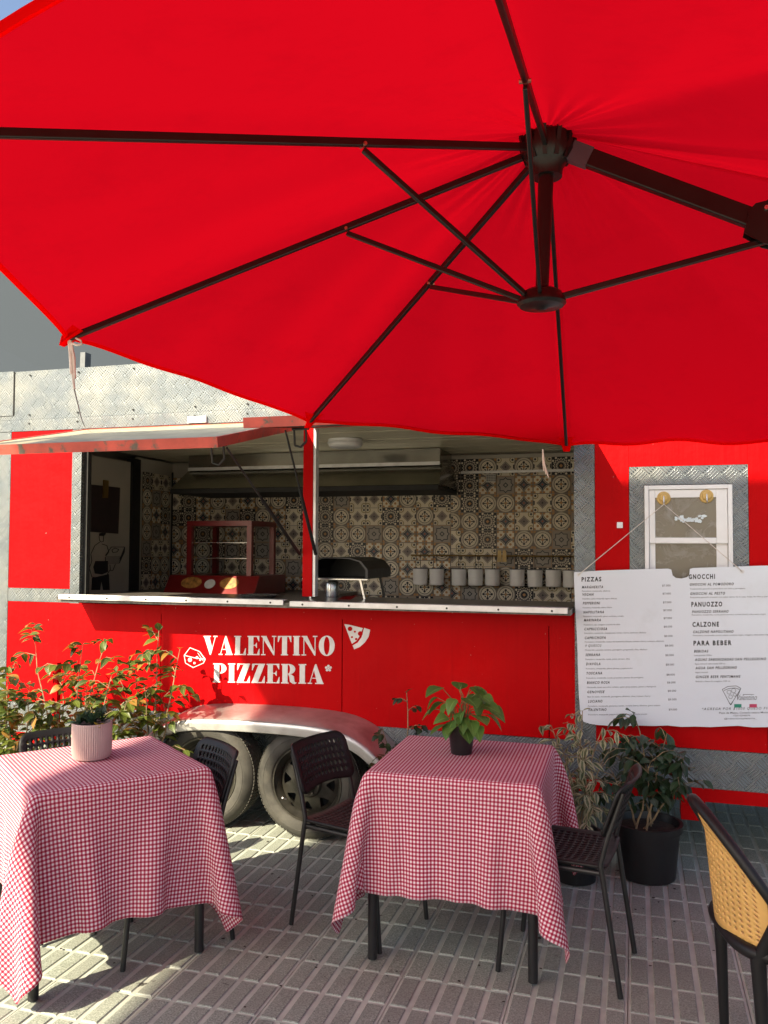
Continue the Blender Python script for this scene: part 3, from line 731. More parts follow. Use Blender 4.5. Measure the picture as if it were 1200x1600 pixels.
for x in (-1.70, -1.0, -.45): MB().tube([(x,6.45,1.579),(x,6.549,1.579)], .005, 6).build('bracket', M['brass'], rl)
mugx = (656.7, 682.5, 717, 743, 769.6, 808, 836, 864.6, 892)
mlab = ['leftmost white mug, hanging below the rail nearest the oven', 'second white mug from the oven, left of the first gap', 'white mug just right of the first gap in the row', 'middle white mug of the group of three', 'right-hand white mug of the group of three', 'white mug just right of the second gap', 'second white mug past the second gap in the row', 'white mug next to last before the tread plate strip', 'white mug half hidden by the tread plate strip at the row end']
mug0 = None
for k, px_ in enumerate(mugx):
    p = at(px_, 917, 1, 6.45); zb = 1.345+random.uniform(-.002,.002)
    if mug0 is None:
        mug0 = thing('mug', mlab[k], 'mug', (p.x, 6.45, zb), 0, 'white mugs hanging under the brass rail')
        MB().lathe([(.0001,.002),(.05,0),(.057,.006),(.059,.128),(.061,.130),(.057,.130),(.055,.02),(.0001,.012)], n=28).build('body', M['mug'], mug0, True, local=True)
        MB().lathe([(.0585,.1285),(.0625,.1295),(.0625,.1335),(.057,.1335)], n=28).build('rim', M['ink_soft'], mug0, True, local=True)
        MB().tube([(0,.058,.03),(0,.085,.045),(0,.092,.08),(0,.075,.11),(0,.058,.115)], .006, 6).build('handle', M['mug'], mug0, True, local=True)
        MB().tube([(0,.01,.122),(0,-.008,.20),(0,-.006,.235),(0,.006,.243),(0,.010,.234)], .0025, 6).build('hook', M['black'], mug0, local=True)
    else:
        m2 = dup(mug0); m2.location = (p.x, 6.45, zb); m2['label'] = mlab[k]
cal = bx('wall_card', M['paper'], (-1.13, 6.525, 2.16), (-1.05, 6.545, 2.225), None); tag(cal, 'small pale card with grey grid hung on the kitchen wall', 'card')
g_ = MB()
for k in range(4):
    for q in range(5): g_.box((-1.122+.015*q,6.5235,2.168+.0135*k),(-1.112+.015*q,6.5248,2.176+.0135*k))
gg = g_.build('grid_print', M['ink_soft'], cal)
for k, (x, z) in enumerate(((-1.60,0),(-3.75,0))): pass
tr_ = thing('tray', 'shallow steel tray on the counter left of the hatch post', 'tray', (-2.30, 4.86, 1.3225))
MB().lathe([(.0001,0),(.10,0),(.125,.016),(.128,.016),(.103,-.0),(.0001,.003)], n=28).build('dish', M['chrome'], tr_, True, local=True)
jar = thing('bottle', 'dark bottle standing on the counter beside the hatch post', 'bottle', (-2.02, 5.0, 1.3225))
MB().lathe([(.0001,0),(.035,0),(.037,.01),(.037,.05),(.0001,.052)], n=16).build('body', M['black'], jar, True, local=True)
MB().lathe([(.0001,.0525),(.03,.0525),(.03,.062),(.0001,.063)], n=16).build('lid', M['paper'], jar, True, local=True)

# ------------------------------------------------------------------ menu board
YM = 4.625
mbt = thing('menu_board', 'tattered white menu board hung by a cord below the window', 'menu board', (.25, YM, .68))
def mat_board():
    m, p = newmat('menu_sheet')
    f = noise(3.5, 6, .65); g = noise(14, 5, .7, dist=.8)
    k = mixc(ramp(f, .55, .85)*.5, (.66,.70,.76), (.48,.48,.46)); k = mixc(ramp(g, .68, .82)*.45, k, (.42,.38,.28))
    setc(p, k); p.inputs['Roughness'].default_value = .32; bump(noise(2.2, 4), p, .35, .03)
    return m
random.seed(5)
edge = [(897,894),(940,891.5),(1000,889.5),(1044,888.5),(1049,890),(1051,899),(1056,903),(1065,904),(1073,902),(1077,899),(1078,889),(1083,887.5),(1130,886),(1186,884),(1240,883),(1292,881.5),(1294,890),(1301,1010),(1305,1137)]
bot = [(x, 1135.5-(1200-x)*.006+random.uniform(-1.3,1.3)) for x in range(1285, 925, -22)]
lft = [(922,1131),(912,1128),(907,1118)]+[(906-(1118-y)*.041+random.uniform(-.5,.5), y) for y in range(1085, 915, -34)]+[(897,905)]
MB().prism([at(a,b,1,YM) for a,b in edge+bot+lft], (0,1,0), .008).build('sheet', mat_board(), mbt)
texts = []      # string, x0, x1, baseline, cap height, style
def crL(x, y): return 890+x/6.153, 880+y/6.153
def crR(x, y): return 1040+x/6.156, 880+y/6.156
L_items = [('MARGHERITA',118,322,230),('VEGAN',124,232,301),('PEPPERONI',127,293,385),('NAPOLITANA',132,330,471),('MARINARA',137,300,548),('CAPRICCIOSA',142,360,633),('CAPRICHOFA',146,347,718),('4 QUESOS',149,306,793),('SERRANA',153,293,881),('DIAVOLA',158,296,969),('TOSCANA',162,313,1058),('BIANCO ROSA',166,384,1148),('GENOVESE',171,337,1238),('LUCIANO',177,315,1328),('VALENTINO',181,355,1409)]
L_desc = [('Pomodoro, mozzarella, albahaca',120,390,268),('Pomodoro, queso mozzarella vegano, albahaca',124,455,342),('Pomodoro, mozzarella, salame italiano',127,407,427),('Pomodoro, mozzarella, jamon, aceitunas, tomate',133,518,512),('Pomodoro, ajo, oregano y aceite de oliva',137,485,592),('Pomodoro, mozzarella, champinones, tomate cherry, aceitunas, albahaca',142,735,673),('Pomodoro, mozzarella, tocino de alcachofa salteada, tomate cherry, aceituna, albahaca',147,905,757),('Mozzarella, pecorino romano, parmigiano, gorgonzola, oliva, albahaca',150,747,835),('Pomodoro, mozzarella, rucula, jamon serrano, oliva',153,578,924),('Pomodoro, mozzarella, salame picante y peperoncino',158,604,1014),('Pomodoro, mozzarella, rucula, prosciutto, laminas de parmigiano',162,708,1104),('Mozzarella, queso pecorino romano, queso grana padano, jamon y champinon',167,830,1193),('Base de pesto, mozzarella, parmigiano, albahaca, oliva y tomate cherry',172,776,1284),('Pomodoro, mozzarella, pimientos asados, tomate cherry, albahaca, grana padano',177,872,1374),('Pomodoro, mozzarella, pepperoni, salame napoli, salsiccia picante',180,745,1456)]
L_price = [(890,215,'$7.000'),(894,292,'$7.000'),(898,376,'$7.000'),(902,452,'$7.000'),(904,528,'$7.000'),(906,610,'$8.000'),(910,700,'$8.000'),(917,792,'$8.000'),(921,884,'$8.000'),(925,975,'$8.000'),(932,1072,'$8.000'),(938,1147,'$8.000'),(944,1227,'$8.000'),(948,1310,'$9.000'),(953,1407,'$9.000')]
def put(cv, s, x0, x1, yc, cap, sty):
    a, yy = cv(x0, yc); b, _ = cv(x1, yc); texts.append((s, a, b, yy+cap/2, cap, sty))
put(crL, 'PIZZAS', 115, 305, 155, 6.6, 'H')
for s, a, b, y in L_items: put(crL, s, a, b, y, 3.9, 'I')
for s, a, b, y in L_desc: put(crL, s, a, b, y, 2.2, 'D')
for x, y, s in L_price: put(crL, s, x, x+80, y, 3.0, 'P')
for s, a, b, y in (('GNOCCHI',222,475,130),('PANUOZZO',248,545,396),('CALZONE',258,513,589),('PARA BEBER',268,635,769)): put(crR, s, a, b, y, 7.0, 'H')
for s, a, b, y in (('GNOCCHI AL POMODORO',232,655,204),('GNOCCHI AL PESTO',238,572,293),('PANUOZZO SERRANO',254,605,467),('CALZONE NAPOLITANO',265,653,661),('BEBIDAS',273,412,847),('AGUAS SABORIZADAS SAN PELLEGRINO',280,967,928),('AGUA SAN PELLEGRINO',286,685,1008),('GINGER BEER FENTIMANS',290,720,1094)): put(crR, s, a, b, y, 3.9, 'I')
for s, a, b, y in (('Tradicionales gnocchi al pomodoro con oliva y parmigiano',234,765,247),('Exquisitos gnocchi al pesto con salsa nativa de la casa, hojas de oliva y parmigiano',238,1060,328),('Pomodoro, mozzarella, rucula, jamon serrano, tomate cherry, oliva extra virgen',253,962,497),('Pomodoro, mozzarella, jamon, salami, aceituna negra, oregano, oliva extra virgen',264,1010,695),('Lata grande 350cc',275,446,886),('Agua mineral saborizada 500 cc',280,572,968),('Agua mineral',286,405,1050),('Bebida a base de jengibre 330 cc',290,620,1137)): put(crR, s, a, b, y, 2.2, 'D')
put(crR, '*AGREGA POR $1000 QUESO FIOR DI LATTE', 350, 1250, 1402, 3.8, 'I')
put(crR, 'Plaza de Maipu, Costado teatro Municipal', 515, 1030, 1440, 2.8, 'P'); put(crR, '+569 42940074', 650, 812, 1466, 2.6, 'P'); put(crR, '@valentinopizzeria_', 562, 880, 1495, 2.4, 'D'); put(crR, 'Valentino', 690, 878, 1290, 9., 'S')
objs = []
for s, a, b, y, cap, sty in texts:
    cu = bpy.data.curves.new('t', 'FONT'); cu.body = s; cu.size = 1; cu.resolution_u = 2
    cu.offset = {'H': .035, 'I': .022, 'D': 0, 'P': .006, 'S': -.01}[sty]; cu.offset *= not any(c.isdigit() for c in s); cu.shear = {'I': .25, 'S': .4}.get(sty, 0)
    cu.space_character = {'H': 1.35, 'I': 1.3}.get(sty, 1)
    o = bpy.data.objects.new('t', cu); C.objects.link(o); objs.append(o)
bpy.context.view_layer.update(); dg = bpy.context.evaluated_depsgraph_get()
grp = {}
for o, (s, a, b, y, cap, sty) in zip(objs, texts):
    me = bpy.data.meshes.new_from_object(o.evaluated_get(dg))
    n = len(me.vertices); co = np.empty(n*3, dtype=np.float32); me.vertices.foreach_get('co', co); co = co.reshape(-1, 3)
    if co[:,1].max() > 1.2 or co[:,1].min() < -.5: print('SPIKE', s)
    lo, hi = co[:,0].min(), co[:,0].max(); base = 0.; capu = .70
    key = {'H': 'heading_print', 'I': 'item_print', 'D': 'description_print', 'P': 'price_print', 'S': 'script_print'}[sty]
    mb = MB()
    p0, p1 = at(a, y, 1, YM-.0012), at(b, y+(b-a)*-.012, 1, YM-.0012); e = (p1-p0)/(hi-lo); up = (at(a, y-cap, 1, YM-.0012)-p0)/capu
    mb.add([p0+e*(c[0]-lo)+up*c[1] for c in co], [tuple(p.vertices) for p in me.polygons])
    mb.build(key, M['ink'] if sty in 'HIS' else M['ink_soft'], mbt)
    bpy.data.objects.remove(o); bpy.data.meshes.remove(me)
def mflat(name, polys, m, dy):
    mb = MB()
    for j, poly in enumerate(polys): mb.add([at(a,b,1,YM-dy-.00005*j) for a,b in poly], [tuple(range(len(poly)))])
    return mb.build(name, m, mbt)
Q = lambda *l: [crR(*q) for q in l]
mflat('slice_print', outline(Q((545,1215),(600,1185),(680,1180),(725,1205),(690,1260),(625,1365),(545,1215)), .7)+outline(Q((560,1225),(610,1205),(670,1200),(712,1215)), .7)+sum([outline(disc(*crR(x,y), r)+[disc(*crR(x,y), r)[0]], .5) for x, y, r in ((610,1240,3.2),(655,1225,3.4),(625,1285,3.),(665,1265,2.4))], [])+outline(Q((612,1345),(630,1360),(645,1330)), 1.2), M['ink'], .0014)
mflat('script_bar', outline(Q((745,1262),(850,1262)), .6)+outline(Q((690,1290),(720,1210)), .8), M['ink'], .0014)
mflat('green_band', [Q((660,1355),(730,1355),(730,1388),(660,1388))], M['green_print'], .0013); mflat('pink_band', [Q((806,1355),(878,1355),(878,1388),(806,1388))], M['pink_print'], .0013)
hk = []
for k, (px_, py_, lab) in enumerate(((1037,778,'yellowed suction hook on the window glass carrying the menu cord'), (1104,775,'yellowed suction hook on the window glass without any cord'))):
    p = at(px_, py_, 1, YB-.016); h = thing('suction_hook', lab, 'suction hook', (p.x, YB-.0105, p.z), 0, 'suction hooks on the window')
    MB().lathe([(.0375,.0),(.034,-.006),(.022,-.008),(.020,-.018),(.012,-.020),(.0001,-.020)], ax=1, n=28).build('cup', M['yellow_cup'], h, True, local=True)
    MB().tube([(0,-.019,.008),(0,-.030,-.008),(0,-.034,-.028),(0,-.042,-.034),(0,-.047,-.026)], .0035, 6).build('hook', M['chrome'], h, True, local=True)
    hk.append(p)
top = Vector((hk[0].x, YB-.053, hk[0].z-.036)); a_, b_ = at(904, 898, 1, YM-.006), at(1160, 893, 1, YM-.006)
cm = MB()
cm.tube([a_+Vector((0,.012,-.004)), a_, top, b_, b_+Vector((0,.012,-.004))], .0024, 6); cm.tube([top, top+Vector((0,0,.004))], .004, 6)
for e_ in (a_, b_): MB().lathe([(.0045,-.0015),(.010,-.002),(.011,.003)], (e_.x, YM, e_.z), ax=1, n=14).build('eyelet', M['alu'], mbt)
tag(cm.build('hanging_cord', M['cord']), 'thin white cord holding the menu board in a wide inverted V', 'cord')

# ------------------------------------------------------------------ parasol
K = 1.02
S_ = lambda v: EYE+(Vector(v)-EYE)*K
HUB = S_((-.2284,2.3271,2.7838)); LOW = S_((-.2398,2.2745,2.3172))
TIP = [S_(t) for t in ((-.289,3.759,2.101),(-1.334,3.292,2.18),(-1.74,2.226,2.31),(-1.267,1.185,2.416),(-.194,.779,2.435),(.852,1.246,2.357),(1.258,2.312,2.227),(.80,3.40,2.035))]
TIP[3] = HUB+(TIP[3]-HUB)*1.07; TIP[4] = HUB+(TIP[4]-HUB)*1.0
mast = Vector((2.35, 2.36, 0))
um = thing('cantilever_parasol', 'large red cantilever parasol with black ribs over the tables', 'parasol', mast)
cn = MB(); NS, NA = 14, 26
sagv = Vector((0,0,-1))
uvs = []
def cpt(k, a, s):
    t0, t1 = TIP[k], TIP[(k+1)%8]
    base = HUB+Vector((0,0,.035))
    loose = 1.0 if k not in (5, 6, 7) else 2.4
    e = t0.lerp(t1, a); mid = (HUB+(t0+t1)/2)/2
    e = e+(Vector((HUB.x, HUB.y, e.z))-e)*(.006*4*a*(1-a))
    p = base.lerp(e+Vector((0,0,.018)), s)
    p.z -= .014*loose*math.sin(math.pi*a)*math.sin(math.pi*min(1, s*1.02))+.006*math.sin(a*17+k*2.1+s*5)*s*math.sin(math.pi*a)*loose*.6
    p.z += .018*math.sin(math.pi*s)
    p.z += .005*math.sin(a*31+k)*math.sin(math.pi*a)*math.exp(-((s-.12)/.10)**2)+.0035*math.sin((a*9+s*6)*1.7+k*3)*math.sin(math.pi*a)*s
    if k == 5: p.z -= .020*math.exp(-((a-.62+.10*s)/.035)**2)*min(1, s*4)*(1-.5*s)
    if k == 7: p.z -= .010*math.exp(-((a-.45-.15*s)/.05)**2)*math.exp(-((s-.72)/.10)**2)
    p.z -= .006*math.exp(-(min(a, 1-a)/.05)**2)*min(1, s*5)
    return p
for k in range(8):
    g = [[cpt(k, i/NA, j/NS) for j in range(NS+1)] for i in range(NA+1)]
    vs = [p for r in g for p in r]
    cn.add(vs, [(i*(NS+1)+j, i*(NS+1)+j+1, (i+1)*(NS+1)+j+1, (i+1)*(NS+1)+j) for i in range(NA) for j in range(NS)])
can_o = cn.build('canopy', M['canopy'], um, 'all')
bm = bmesh.new(); bm.from_mesh(can_o.data); bmesh.ops.remove_doubles(bm, verts=bm.verts, dist=.002); bm.to_mesh(can_o.data); bm.free()
hem = MB()
for k in range(8):
    pts = [cpt(k, i/NA, 1.0) for i in range(NA+1)]
    vs = []
    for p in pts:
        inn = (Vector((HUB.x,HUB.y,p.z))-p).normalized()
        vs += [p, p+Vector((0,0,-.016))+inn*.004, p+inn*.018+Vector((0,0,-.0075))]
    hem.add(vs, [(3*i, 3*i+1, 3*i+4, 3*i+3) for i in range(NA)]+[(3*i+1, 3*i+2, 3*i+5, 3*i+4) for i in range(NA)])
hem.build('hem', M['canopy'], um)
dn = (LOW-HUB).normalized()
for k in range(5):
    t = TIP[k]; a = HUB+(t-HUB)*.045+Vector((0,0,-.012)); b = t+Vector((0,0,-.006))+(HUB-t).normalized()*.02
    MB().beam(a, b, .0135, .021).build('rib', M['umbrella_metal'], um, bevel=.003)
    j = HUB+(t-HUB)*(.384/(1.07 if k == 3 else 1))+Vector((0,0,-.028)); lowp = LOW+(Vector((t.x,t.y,LOW.z))-LOW).normalized()*.055+Vector((0,0,.012))
    st_ = MB().beam(lowp, j, .011, .016).build('strut', M['umbrella_metal'], um, bevel=.003)
    MB().tube([j+Vector((0,0,.012))+(t-HUB).cross(Vector((0,0,1))).normalized()*s for s in (-.013, .013)], .005, 8).build('rivet', M['copper'], st_)
    pk = MB(); d = (t-HUB).normalized(); sx = d.cross(Vector((0,0,1))).normalized()
    o = t+Vector((0,0,.012))
    pk.add([o-d*.075+sx*.030+Vector((0,0,-.016)), o-d*.075-sx*.030+Vector((0,0,-.016)), o+d*.012-sx*.014+Vector((0,0,-.034)), o+d*.012+sx*.014+Vector((0,0,-.034)), o+d*.014, o-d*.06+sx*.045, o-d*.06-sx*.045],
           [(0,1,2,3),(3,2,4),(0,3,4,5),(1,6,4,2)])
    pk.build('rib_pocket', M['canopy'], um)
hb = MB().lathe([(.0001,.03),(.06,.028),(.075,.01),(.075,-.03),(.06,-.055),(.045,-.075),(.042,-.10),(.0001,-.10)], HUB, n=24).build('hub', M['umbrella_metal'], um, True)
for k in range(12):
    a = 2*math.pi*k/12; d = Vector((math.cos(a), math.sin(a), 0)); MB().beam(HUB+d*.058+Vector((0,0,-.058)), HUB+d*.084+Vector((0,0,.02)), .010, .012, up=d.cross(Vector((0,0,1)))).build('hub_lug', M['umbrella_metal'], hb)
MB().tube([HUB+dn*.06, HUB+dn*.10, HUB+dn*.101, LOW+dn*-.02], [.026,.026,.022,.018], 20).build('centre_pole', M['umbrella_metal'], um, True)
MB().lathe([(.0001,.035),(.040,.035),(.056,.026),(.060,.012),(.066,.006),(.068,-.004),(.060,-.012),(.02,-.016),(.012,-.021),(.0001,-.021)], LOW, n=32).build('lower_hub', M['umbrella_metal'], um, True)
A0 = HUB+Vector((.07,0,-.035)); A1 = at(1196,350,1,HUB.y+.02); ad = (A1-A0).normalized(); A2 = A1+ad*1.45
MB().beam(A0, A2, .028, .052).build('arm', M['umbrella_metal'], um, bevel=.004)
MB().beam(A0-ad*.005, A0+ad*.055, .031, .055).build('arm_sleeve', plain('grey_sleeve', (.06,.07,.09), .4), um)
br = MB(); up_ = Vector((1,0,0)).cross(Vector((0,1,0)))
for y in (-.0195, .0145):
    c = A1+Vector((0,y,0))
    br.prism([c+Vector(q) for q in ((-.055,-.002,-.025),(-.042,0,.035),(-.026,0,.052),(0,0,.056),(.045,0,.09),(.08,0,.085),(.055,0,0),(.038,0,-.048),(.014,0,-.066),(-.008,0,-.058))], (0,1,0), .005)
br.build('bracket', M['umbrella_metal'], um)
MB().tube([A1+Vector((.0,-.019,.036)), A1+Vector((.0,-.026,.036))], .006, 10).build('bolt', M['chrome'], um); MB().tube([A1+Vector((.012,-.019,-.042)), A1+Vector((.012,-.026,-.042))], .006, 10).build('bolt', M['copper'], um)
MB().beam(LOW+Vector((.055,0,.012)), A1+Vector((.012,0,-.044)), .013, .018).build('strut', M['umbrella_metal'], um, bevel=.003)
MB().tube([mast+Vector((0,0,.05)), Vector((mast.x,mast.y,2.75))], .035, 16).build('mast', M['umbrella_metal'], um, True)
MB().beam(A2, Vector((mast.x,mast.y,A2.z-.12)), .05, .06).build('mast_joint', M['umbrella_metal'], um)
bs2 = MB(); bs2.box((mast.x-.5,mast.y-.05,.0),(mast.x+.5,mast.y+.05,.05)); bs2.box((mast.x-.05,mast.y-.5,.0),(mast.x+.05,mast.y-.052,.05)); bs2.box((mast.x-.05,mast.y+.052,.0),(mast.x+.05,mast.y+.5,.05)); bs2.build('base', M['umbrella_metal'], um)
# ties hanging from two tips
t2 = TIP[2]
tie = MB(); o = at(108,530,1,t2.y)
tie.tube([o, o+Vector((.022,0,.004)), o+Vector((.045,0,-.008)), o+Vector((.050,0,-.020)), o+Vector((.03,0,-.022)), o+Vector((.004,0,-.012))], .0035, 6)
tie.tube([o, o+Vector((.006,0,-.05)), o+Vector((.012,0,-.115))], .0055, 6); tie.tube([o+Vector((.003,0,0)), o+Vector((.016,.004,-.06)), o+Vector((.020,.004,-.13))], .0055, 6); tie.tube([o+Vector((.014,.002,-.11)), o+Vector((.022,.002,-.165))], .004, 6)
tie.build('tie', M['cord'], um)
q0 = o+Vector((.022,.002,-.165)); q1 = at(133,668,1,YB-.015)
sg = MB(); sg.tube([q0, q0.lerp(q1,.5)+Vector((0,0,-.02)), q1], .0022, 6); tag(sg.build('guy_string', plain('grey_string', (.20,.18,.20), .8)), 'thin grey string running from the parasol tip to the trailer roof plate', 'string')
o2 = at(848,702,1,TIP[0].y); tt = MB()
for dx, l in ((0,.10),(.006,.115),(.012,.13)): tt.tube([o2, o2+Vector((dx*.6,0,-l*.5)), o2+Vector((dx*1.8+.004,0,-l))], .003, 6)
tt.build('tie', M['cord'], um)
# ------------------------------------------------------------------ added unseen shade sail, awning behind the trailer
sail_z = 7.0; off_ = (sail_z-2.6)/math.tan(SUN_EL)
sx_, sy_ = -3.38-SUN_H.x*off_, 4.02-SUN_H.y*off_
ss = thing('added_shade_sail', 'unseen sand coloured shade sail on tall posts behind the viewer, added to cast the shade', 'shade sail', (sx_+2, sy_-2, 0))
MB().box((sx_, sy_-5.8, sail_z), (sx_+4.6, sy_, sail_z+.01)).build('cloth', M['sail'], ss)  # out of view, placed and sized only to shade the tables and trailer
for x, y in ((sx_+.1, sy_-.1), (sx_+4.5, sy_-.1), (sx_+.1, sy_-5.7), (sx_+4.5, sy_-5.7)): MB().tube([(x,y,0),(x,y,sail_z-.02)], .05, 12).build('post', M['umbrella_metal'], ss)
bc = thing('canvas_awning', 'slate grey canvas awning rising behind the trailer roof', 'awning', (-9, 9.5, 0))
aw = MB()
P0, P1 = at(-420,330,1,9.0), at(330,430,1,8.2)
P2, P3 = Vector((P1.x+.6, 7.6, P1.z-2.2)), Vector((P0.x-.2, 7.8, P0.z-2.6))
aw.add([P0, P1, P2, P3], [(0,1,2,3)]); ao = aw.build('canvas', M['slate'], bc); mm = ao.modifiers.new('s', 'SOLIDIFY'); mm.thickness = .01
MB().beam(at(134,552,1,7.5), at(126,590,1,7.5)-Vector((0,0,3.2)), .10, .06).build('post', plain('grey_post', (.10,.11,.12), .5), bc)
for q_ in (.15, .55, .92): MB().beam(P3.lerp(P2, q_)+Vector((0,-.04,.0)), P0.lerp(P1, q_)+Vector((0,-.04,0)), .06, .05).build('rafter', M['umbrella_metal'], bc)
MB().box((-14,10.0,0),(-1,10.2,3.55)).build('back_panel', plain('grey_wall', (.10,.10,.10), .9), bc)

# ------------------------------------------------------------------ tables and cloths
TA = .345
def table(cx, cy, ang, label):
    t = thing('cafe_table', label, 'table', (cx, cy, 0), ang, 'cafe tables')
    MB().box((-TA+.010,-TA+.010,.718),(TA-.010,TA-.010,.7385)).build('tabletop', M['black'], t, local=True)
    for sx in (-1, 1):
        for sy in (-1, 1): MB().tube([(sx*.318,sy*.318,.004),(sx*.318,sy*.318,.7175)], .019, 14).build('leg', M['black'], t, True, local=True)
    return t
CTL, AL = Vector((-2.157, 3.035, 0)), R_(52)
CTR, AR = Vector((-.705, 3.565, 0)), R_(0.6)
table(CTL.x, CTL.y, AL, 'black legged table under the left gingham cloth, turned at an angle')
table(CTR.x, CTR.y, AR, 'black legged table under the right gingham cloth, square to the trailer')
def cloth(seed, back, front, left, right, zt=.7455, cells=26, steps=240, iters=20):
    """cells across the tabletop; back/front/left/right = cells hanging over each side"""
    g = np.random.default_rng(seed); h = 2*TA/cells
    su = -TA+h*np.arange(-left, cells+right+1); sv = -TA+h*np.arange(-front, cells+back+1)
    U, V = np.meshgrid(su, sv, indexing='ij'); n, m = U.shape
    P = np.stack([U.copy(), V.copy(), np.full_like(U, zt)], -1)
    fixed = (np.abs(U) <= TA+1e-4) & (np.abs(V) <= TA+1e-4)
    P[..., :2] += g.normal(0, .0006, P[..., :2].shape)*(~fixed[..., None])
    out = np.maximum(np.abs(U)-TA, np.abs(V)-TA).clip(0)
    P[..., 2] -= out*.15
    P[..., 2] += .012*np.sin(U*9+seed)*np.cos(V*8-seed*1.7)*(out > 1e-4)
    corner = (np.abs(U) > TA+1e-4) & (np.abs(V) > TA+1e-4)
    Q = P.copy(); F0 = P[fixed].copy(); wgt = np.where(fixed, 0., 1.)[..., None]
    cons = []
    for di, dj, st in ((1,0,1.),(0,1,1.),(1,1,.85),(1,-1,.85),(2,0,.014),(0,2,.014),(4,0,.005),(0,4,.005)):
        for par in range(2):
            I, J = np.meshgrid(np.arange(n-di), np.arange(max(0,-dj), m-max(0,dj)), indexing='ij')
            key = ((I//max(di,1)) if di else (J//max(dj,1))) % 2 == par
            I, J = I[key], J[key]; cons.append((I, J, I+di, J+dj, math.hypot(di,dj)*h, st))
    dt = 1/60; R = TA+.004
    for k in range(steps):
        v = (P-Q)*.972; Q = P.copy(); P = P+v*wgt; P[...,2] -= 9.8*dt*dt*wgt[...,0]
        if 12 < k < 150: P[...,1] += 5.0*dt*dt*corner*np.where(V < 0, 1, -1)
        for it in range(iters):
            for I, J, K2, L2, L0, st in cons:
                d = P[K2,L2]-P[I,J]; l = np.sqrt((d*d).sum(-1))+1e-9; wa, wb = wgt[I,J,0], wgt[K2,L2,0]
                f = (l-L0)/l*st/np.maximum(wa+wb, 1e-6)
                if L0 > 1.9*h: f = np.minimum(f, 0)
                P[I,J] += d*(f*wa)[:,None]; P[K2,L2] -= d*(f*wb)[:,None]
            x, y, z = P[...,0], P[...,1], P[...,2]
            ins = (np.abs(x) < R) & (np.abs(y) < R) & (z < zt) & ~fixed
            px_, py_ = R-np.abs(x), R-np.abs(y); topd = zt-z
            t = ins & (topd < .012) & (topd <= np.minimum(px_, py_)); z[t] = zt
            ins &= ~t; mx = ins & (px_ < py_); my = ins & ~(px_ < py_)
            x[mx] = np.sign(x[mx])*R; y[my] = np.sign(y[my])*R
            P[...,2] = np.maximum(P[...,2], .01); P[fixed] = F0
    return P, U, V
def cloth_obj(P, U, V, loc, ang, label):
    n, q_ = P.shape[:2]; me = bpy.data.meshes.new('tablecloth')
    me.from_pydata(P.reshape(-1,3).tolist(), [], [(i*q_+j,(i+1)*q_+j,(i+1)*q_+j+1,i*q_+j+1) for i in range(n-1) for j in range(q_-1)])
    uv = me.uv_layers.new(name='UV'); idx = np.empty(len(me.loops), dtype=np.int32); me.loops.foreach_get('vertex_index', idx)
    arr = np.stack([U.reshape(-1)[idx], V.reshape(-1)[idx]], -1)/.0148+.25; uv.data.foreach_set('uv', arr.astype(np.float32).ravel())
    for p in me.polygons: p.use_smooth = True
    me.materials.append(M['gingham'])
    o = link('tablecloth', me); o.location = loc; o.rotation_euler = (0,0,ang)
    s = o.modifiers.new('sub', 'SUBSURF'); s.levels = s.render_levels = 1
    s = o.modifiers.new('thick', 'SOLIDIFY'); s.thickness = .0012; s.offset = 1
    return tag(o, label, 'tablecloth', 'red gingham tablecloths')
P, U, V = cloth(3, 15, 17, 16, 16); cloth_obj(P, U, V, (CTR.x, CTR.y, 0), AR, 'red and white gingham cloth under the black pot, on the right table')
P, U, V = cloth(8, 16, 19, 17, 16); cloth_obj(P, U, V, (CTL.x, CTL.y, 0), AL, 'red and white gingham cloth under the pink ribbed pot, on the left table')

# ------------------------------------------------------------------ chairs
def perf(nu, nv, ub, vb, hw, hh, fn, ns=8, stag=False):
    """sheet over [-1,1]^2 with nu x nv rounded holes inside the border ub, vb; fn maps (u, v) to a point"""
    mb = MB(); us = [-1]+list(np.linspace(-1+ub, 1-ub, nu+1))+[1]; vs_ = [-1]+list(np.linspace(-1+vb, 1-vb, nv+1))+[1]
    for i in range(len(us)-1):
        for j in range(len(vs_)-1):
            a, b, c, d = us[i], us[i+1], vs_[j], vs_[j+1]
            m1, m2 = (a+b)/2, (c+d)/2
            o = [(a,c),(m1,c),(b,c),(b,m2),(b,d),(m1,d),(a,d),(a,m2)]
            if i in (0, len(us)-2) or j in (0, len(vs_)-2):
                mb.add([fn(*q) for q in o], [tuple(range(8))])
            else:
                du, dv = (b-a)/2*hw, (d-c)/2*hh
                k = .72; hl_ = [(m1-du*k,m2-dv*k),(m1,m2-dv),(m1+du*k,m2-dv*k),(m1+du,m2),(m1+du*k,m2+dv*k),(m1,m2+dv),(m1-du*k,m2+dv*k),(m1-du,m2)]
                mb.add([fn(*q) for q in o+hl_], [(q,(q+1)%8,8+(q+1)%8,8+q) for q in range(8)])
    return mb
def rnd(u, v, ru, rv):
    au, av = abs(u), abs(v)
    if au > 1-ru and av > 1-rv:
        du, dv = (au-1+ru)/ru, (av-1+rv)/rv; l = math.hypot(du, dv); m_ = max(du, dv)
        if l > 0: du, dv = du/l*m_, dv/l*m_
        return math.copysign(1-ru+ru*du, u), math.copysign(1-rv+rv*dv, v)
    return u, v
def weld(o, th, off=0):
    bm = bmesh.new(); bm.from_mesh(o.data); bmesh.ops.remove_doubles(bm, verts=bm.verts, dist=.0004); bmesh.ops.recalc_face_normals(bm, faces=bm.faces); bm.to_mesh(o.data); bm.free()
    s = o.modifiers.new('thick', 'SOLIDIFY'); s.thickness = th; s.offset = off
    return o
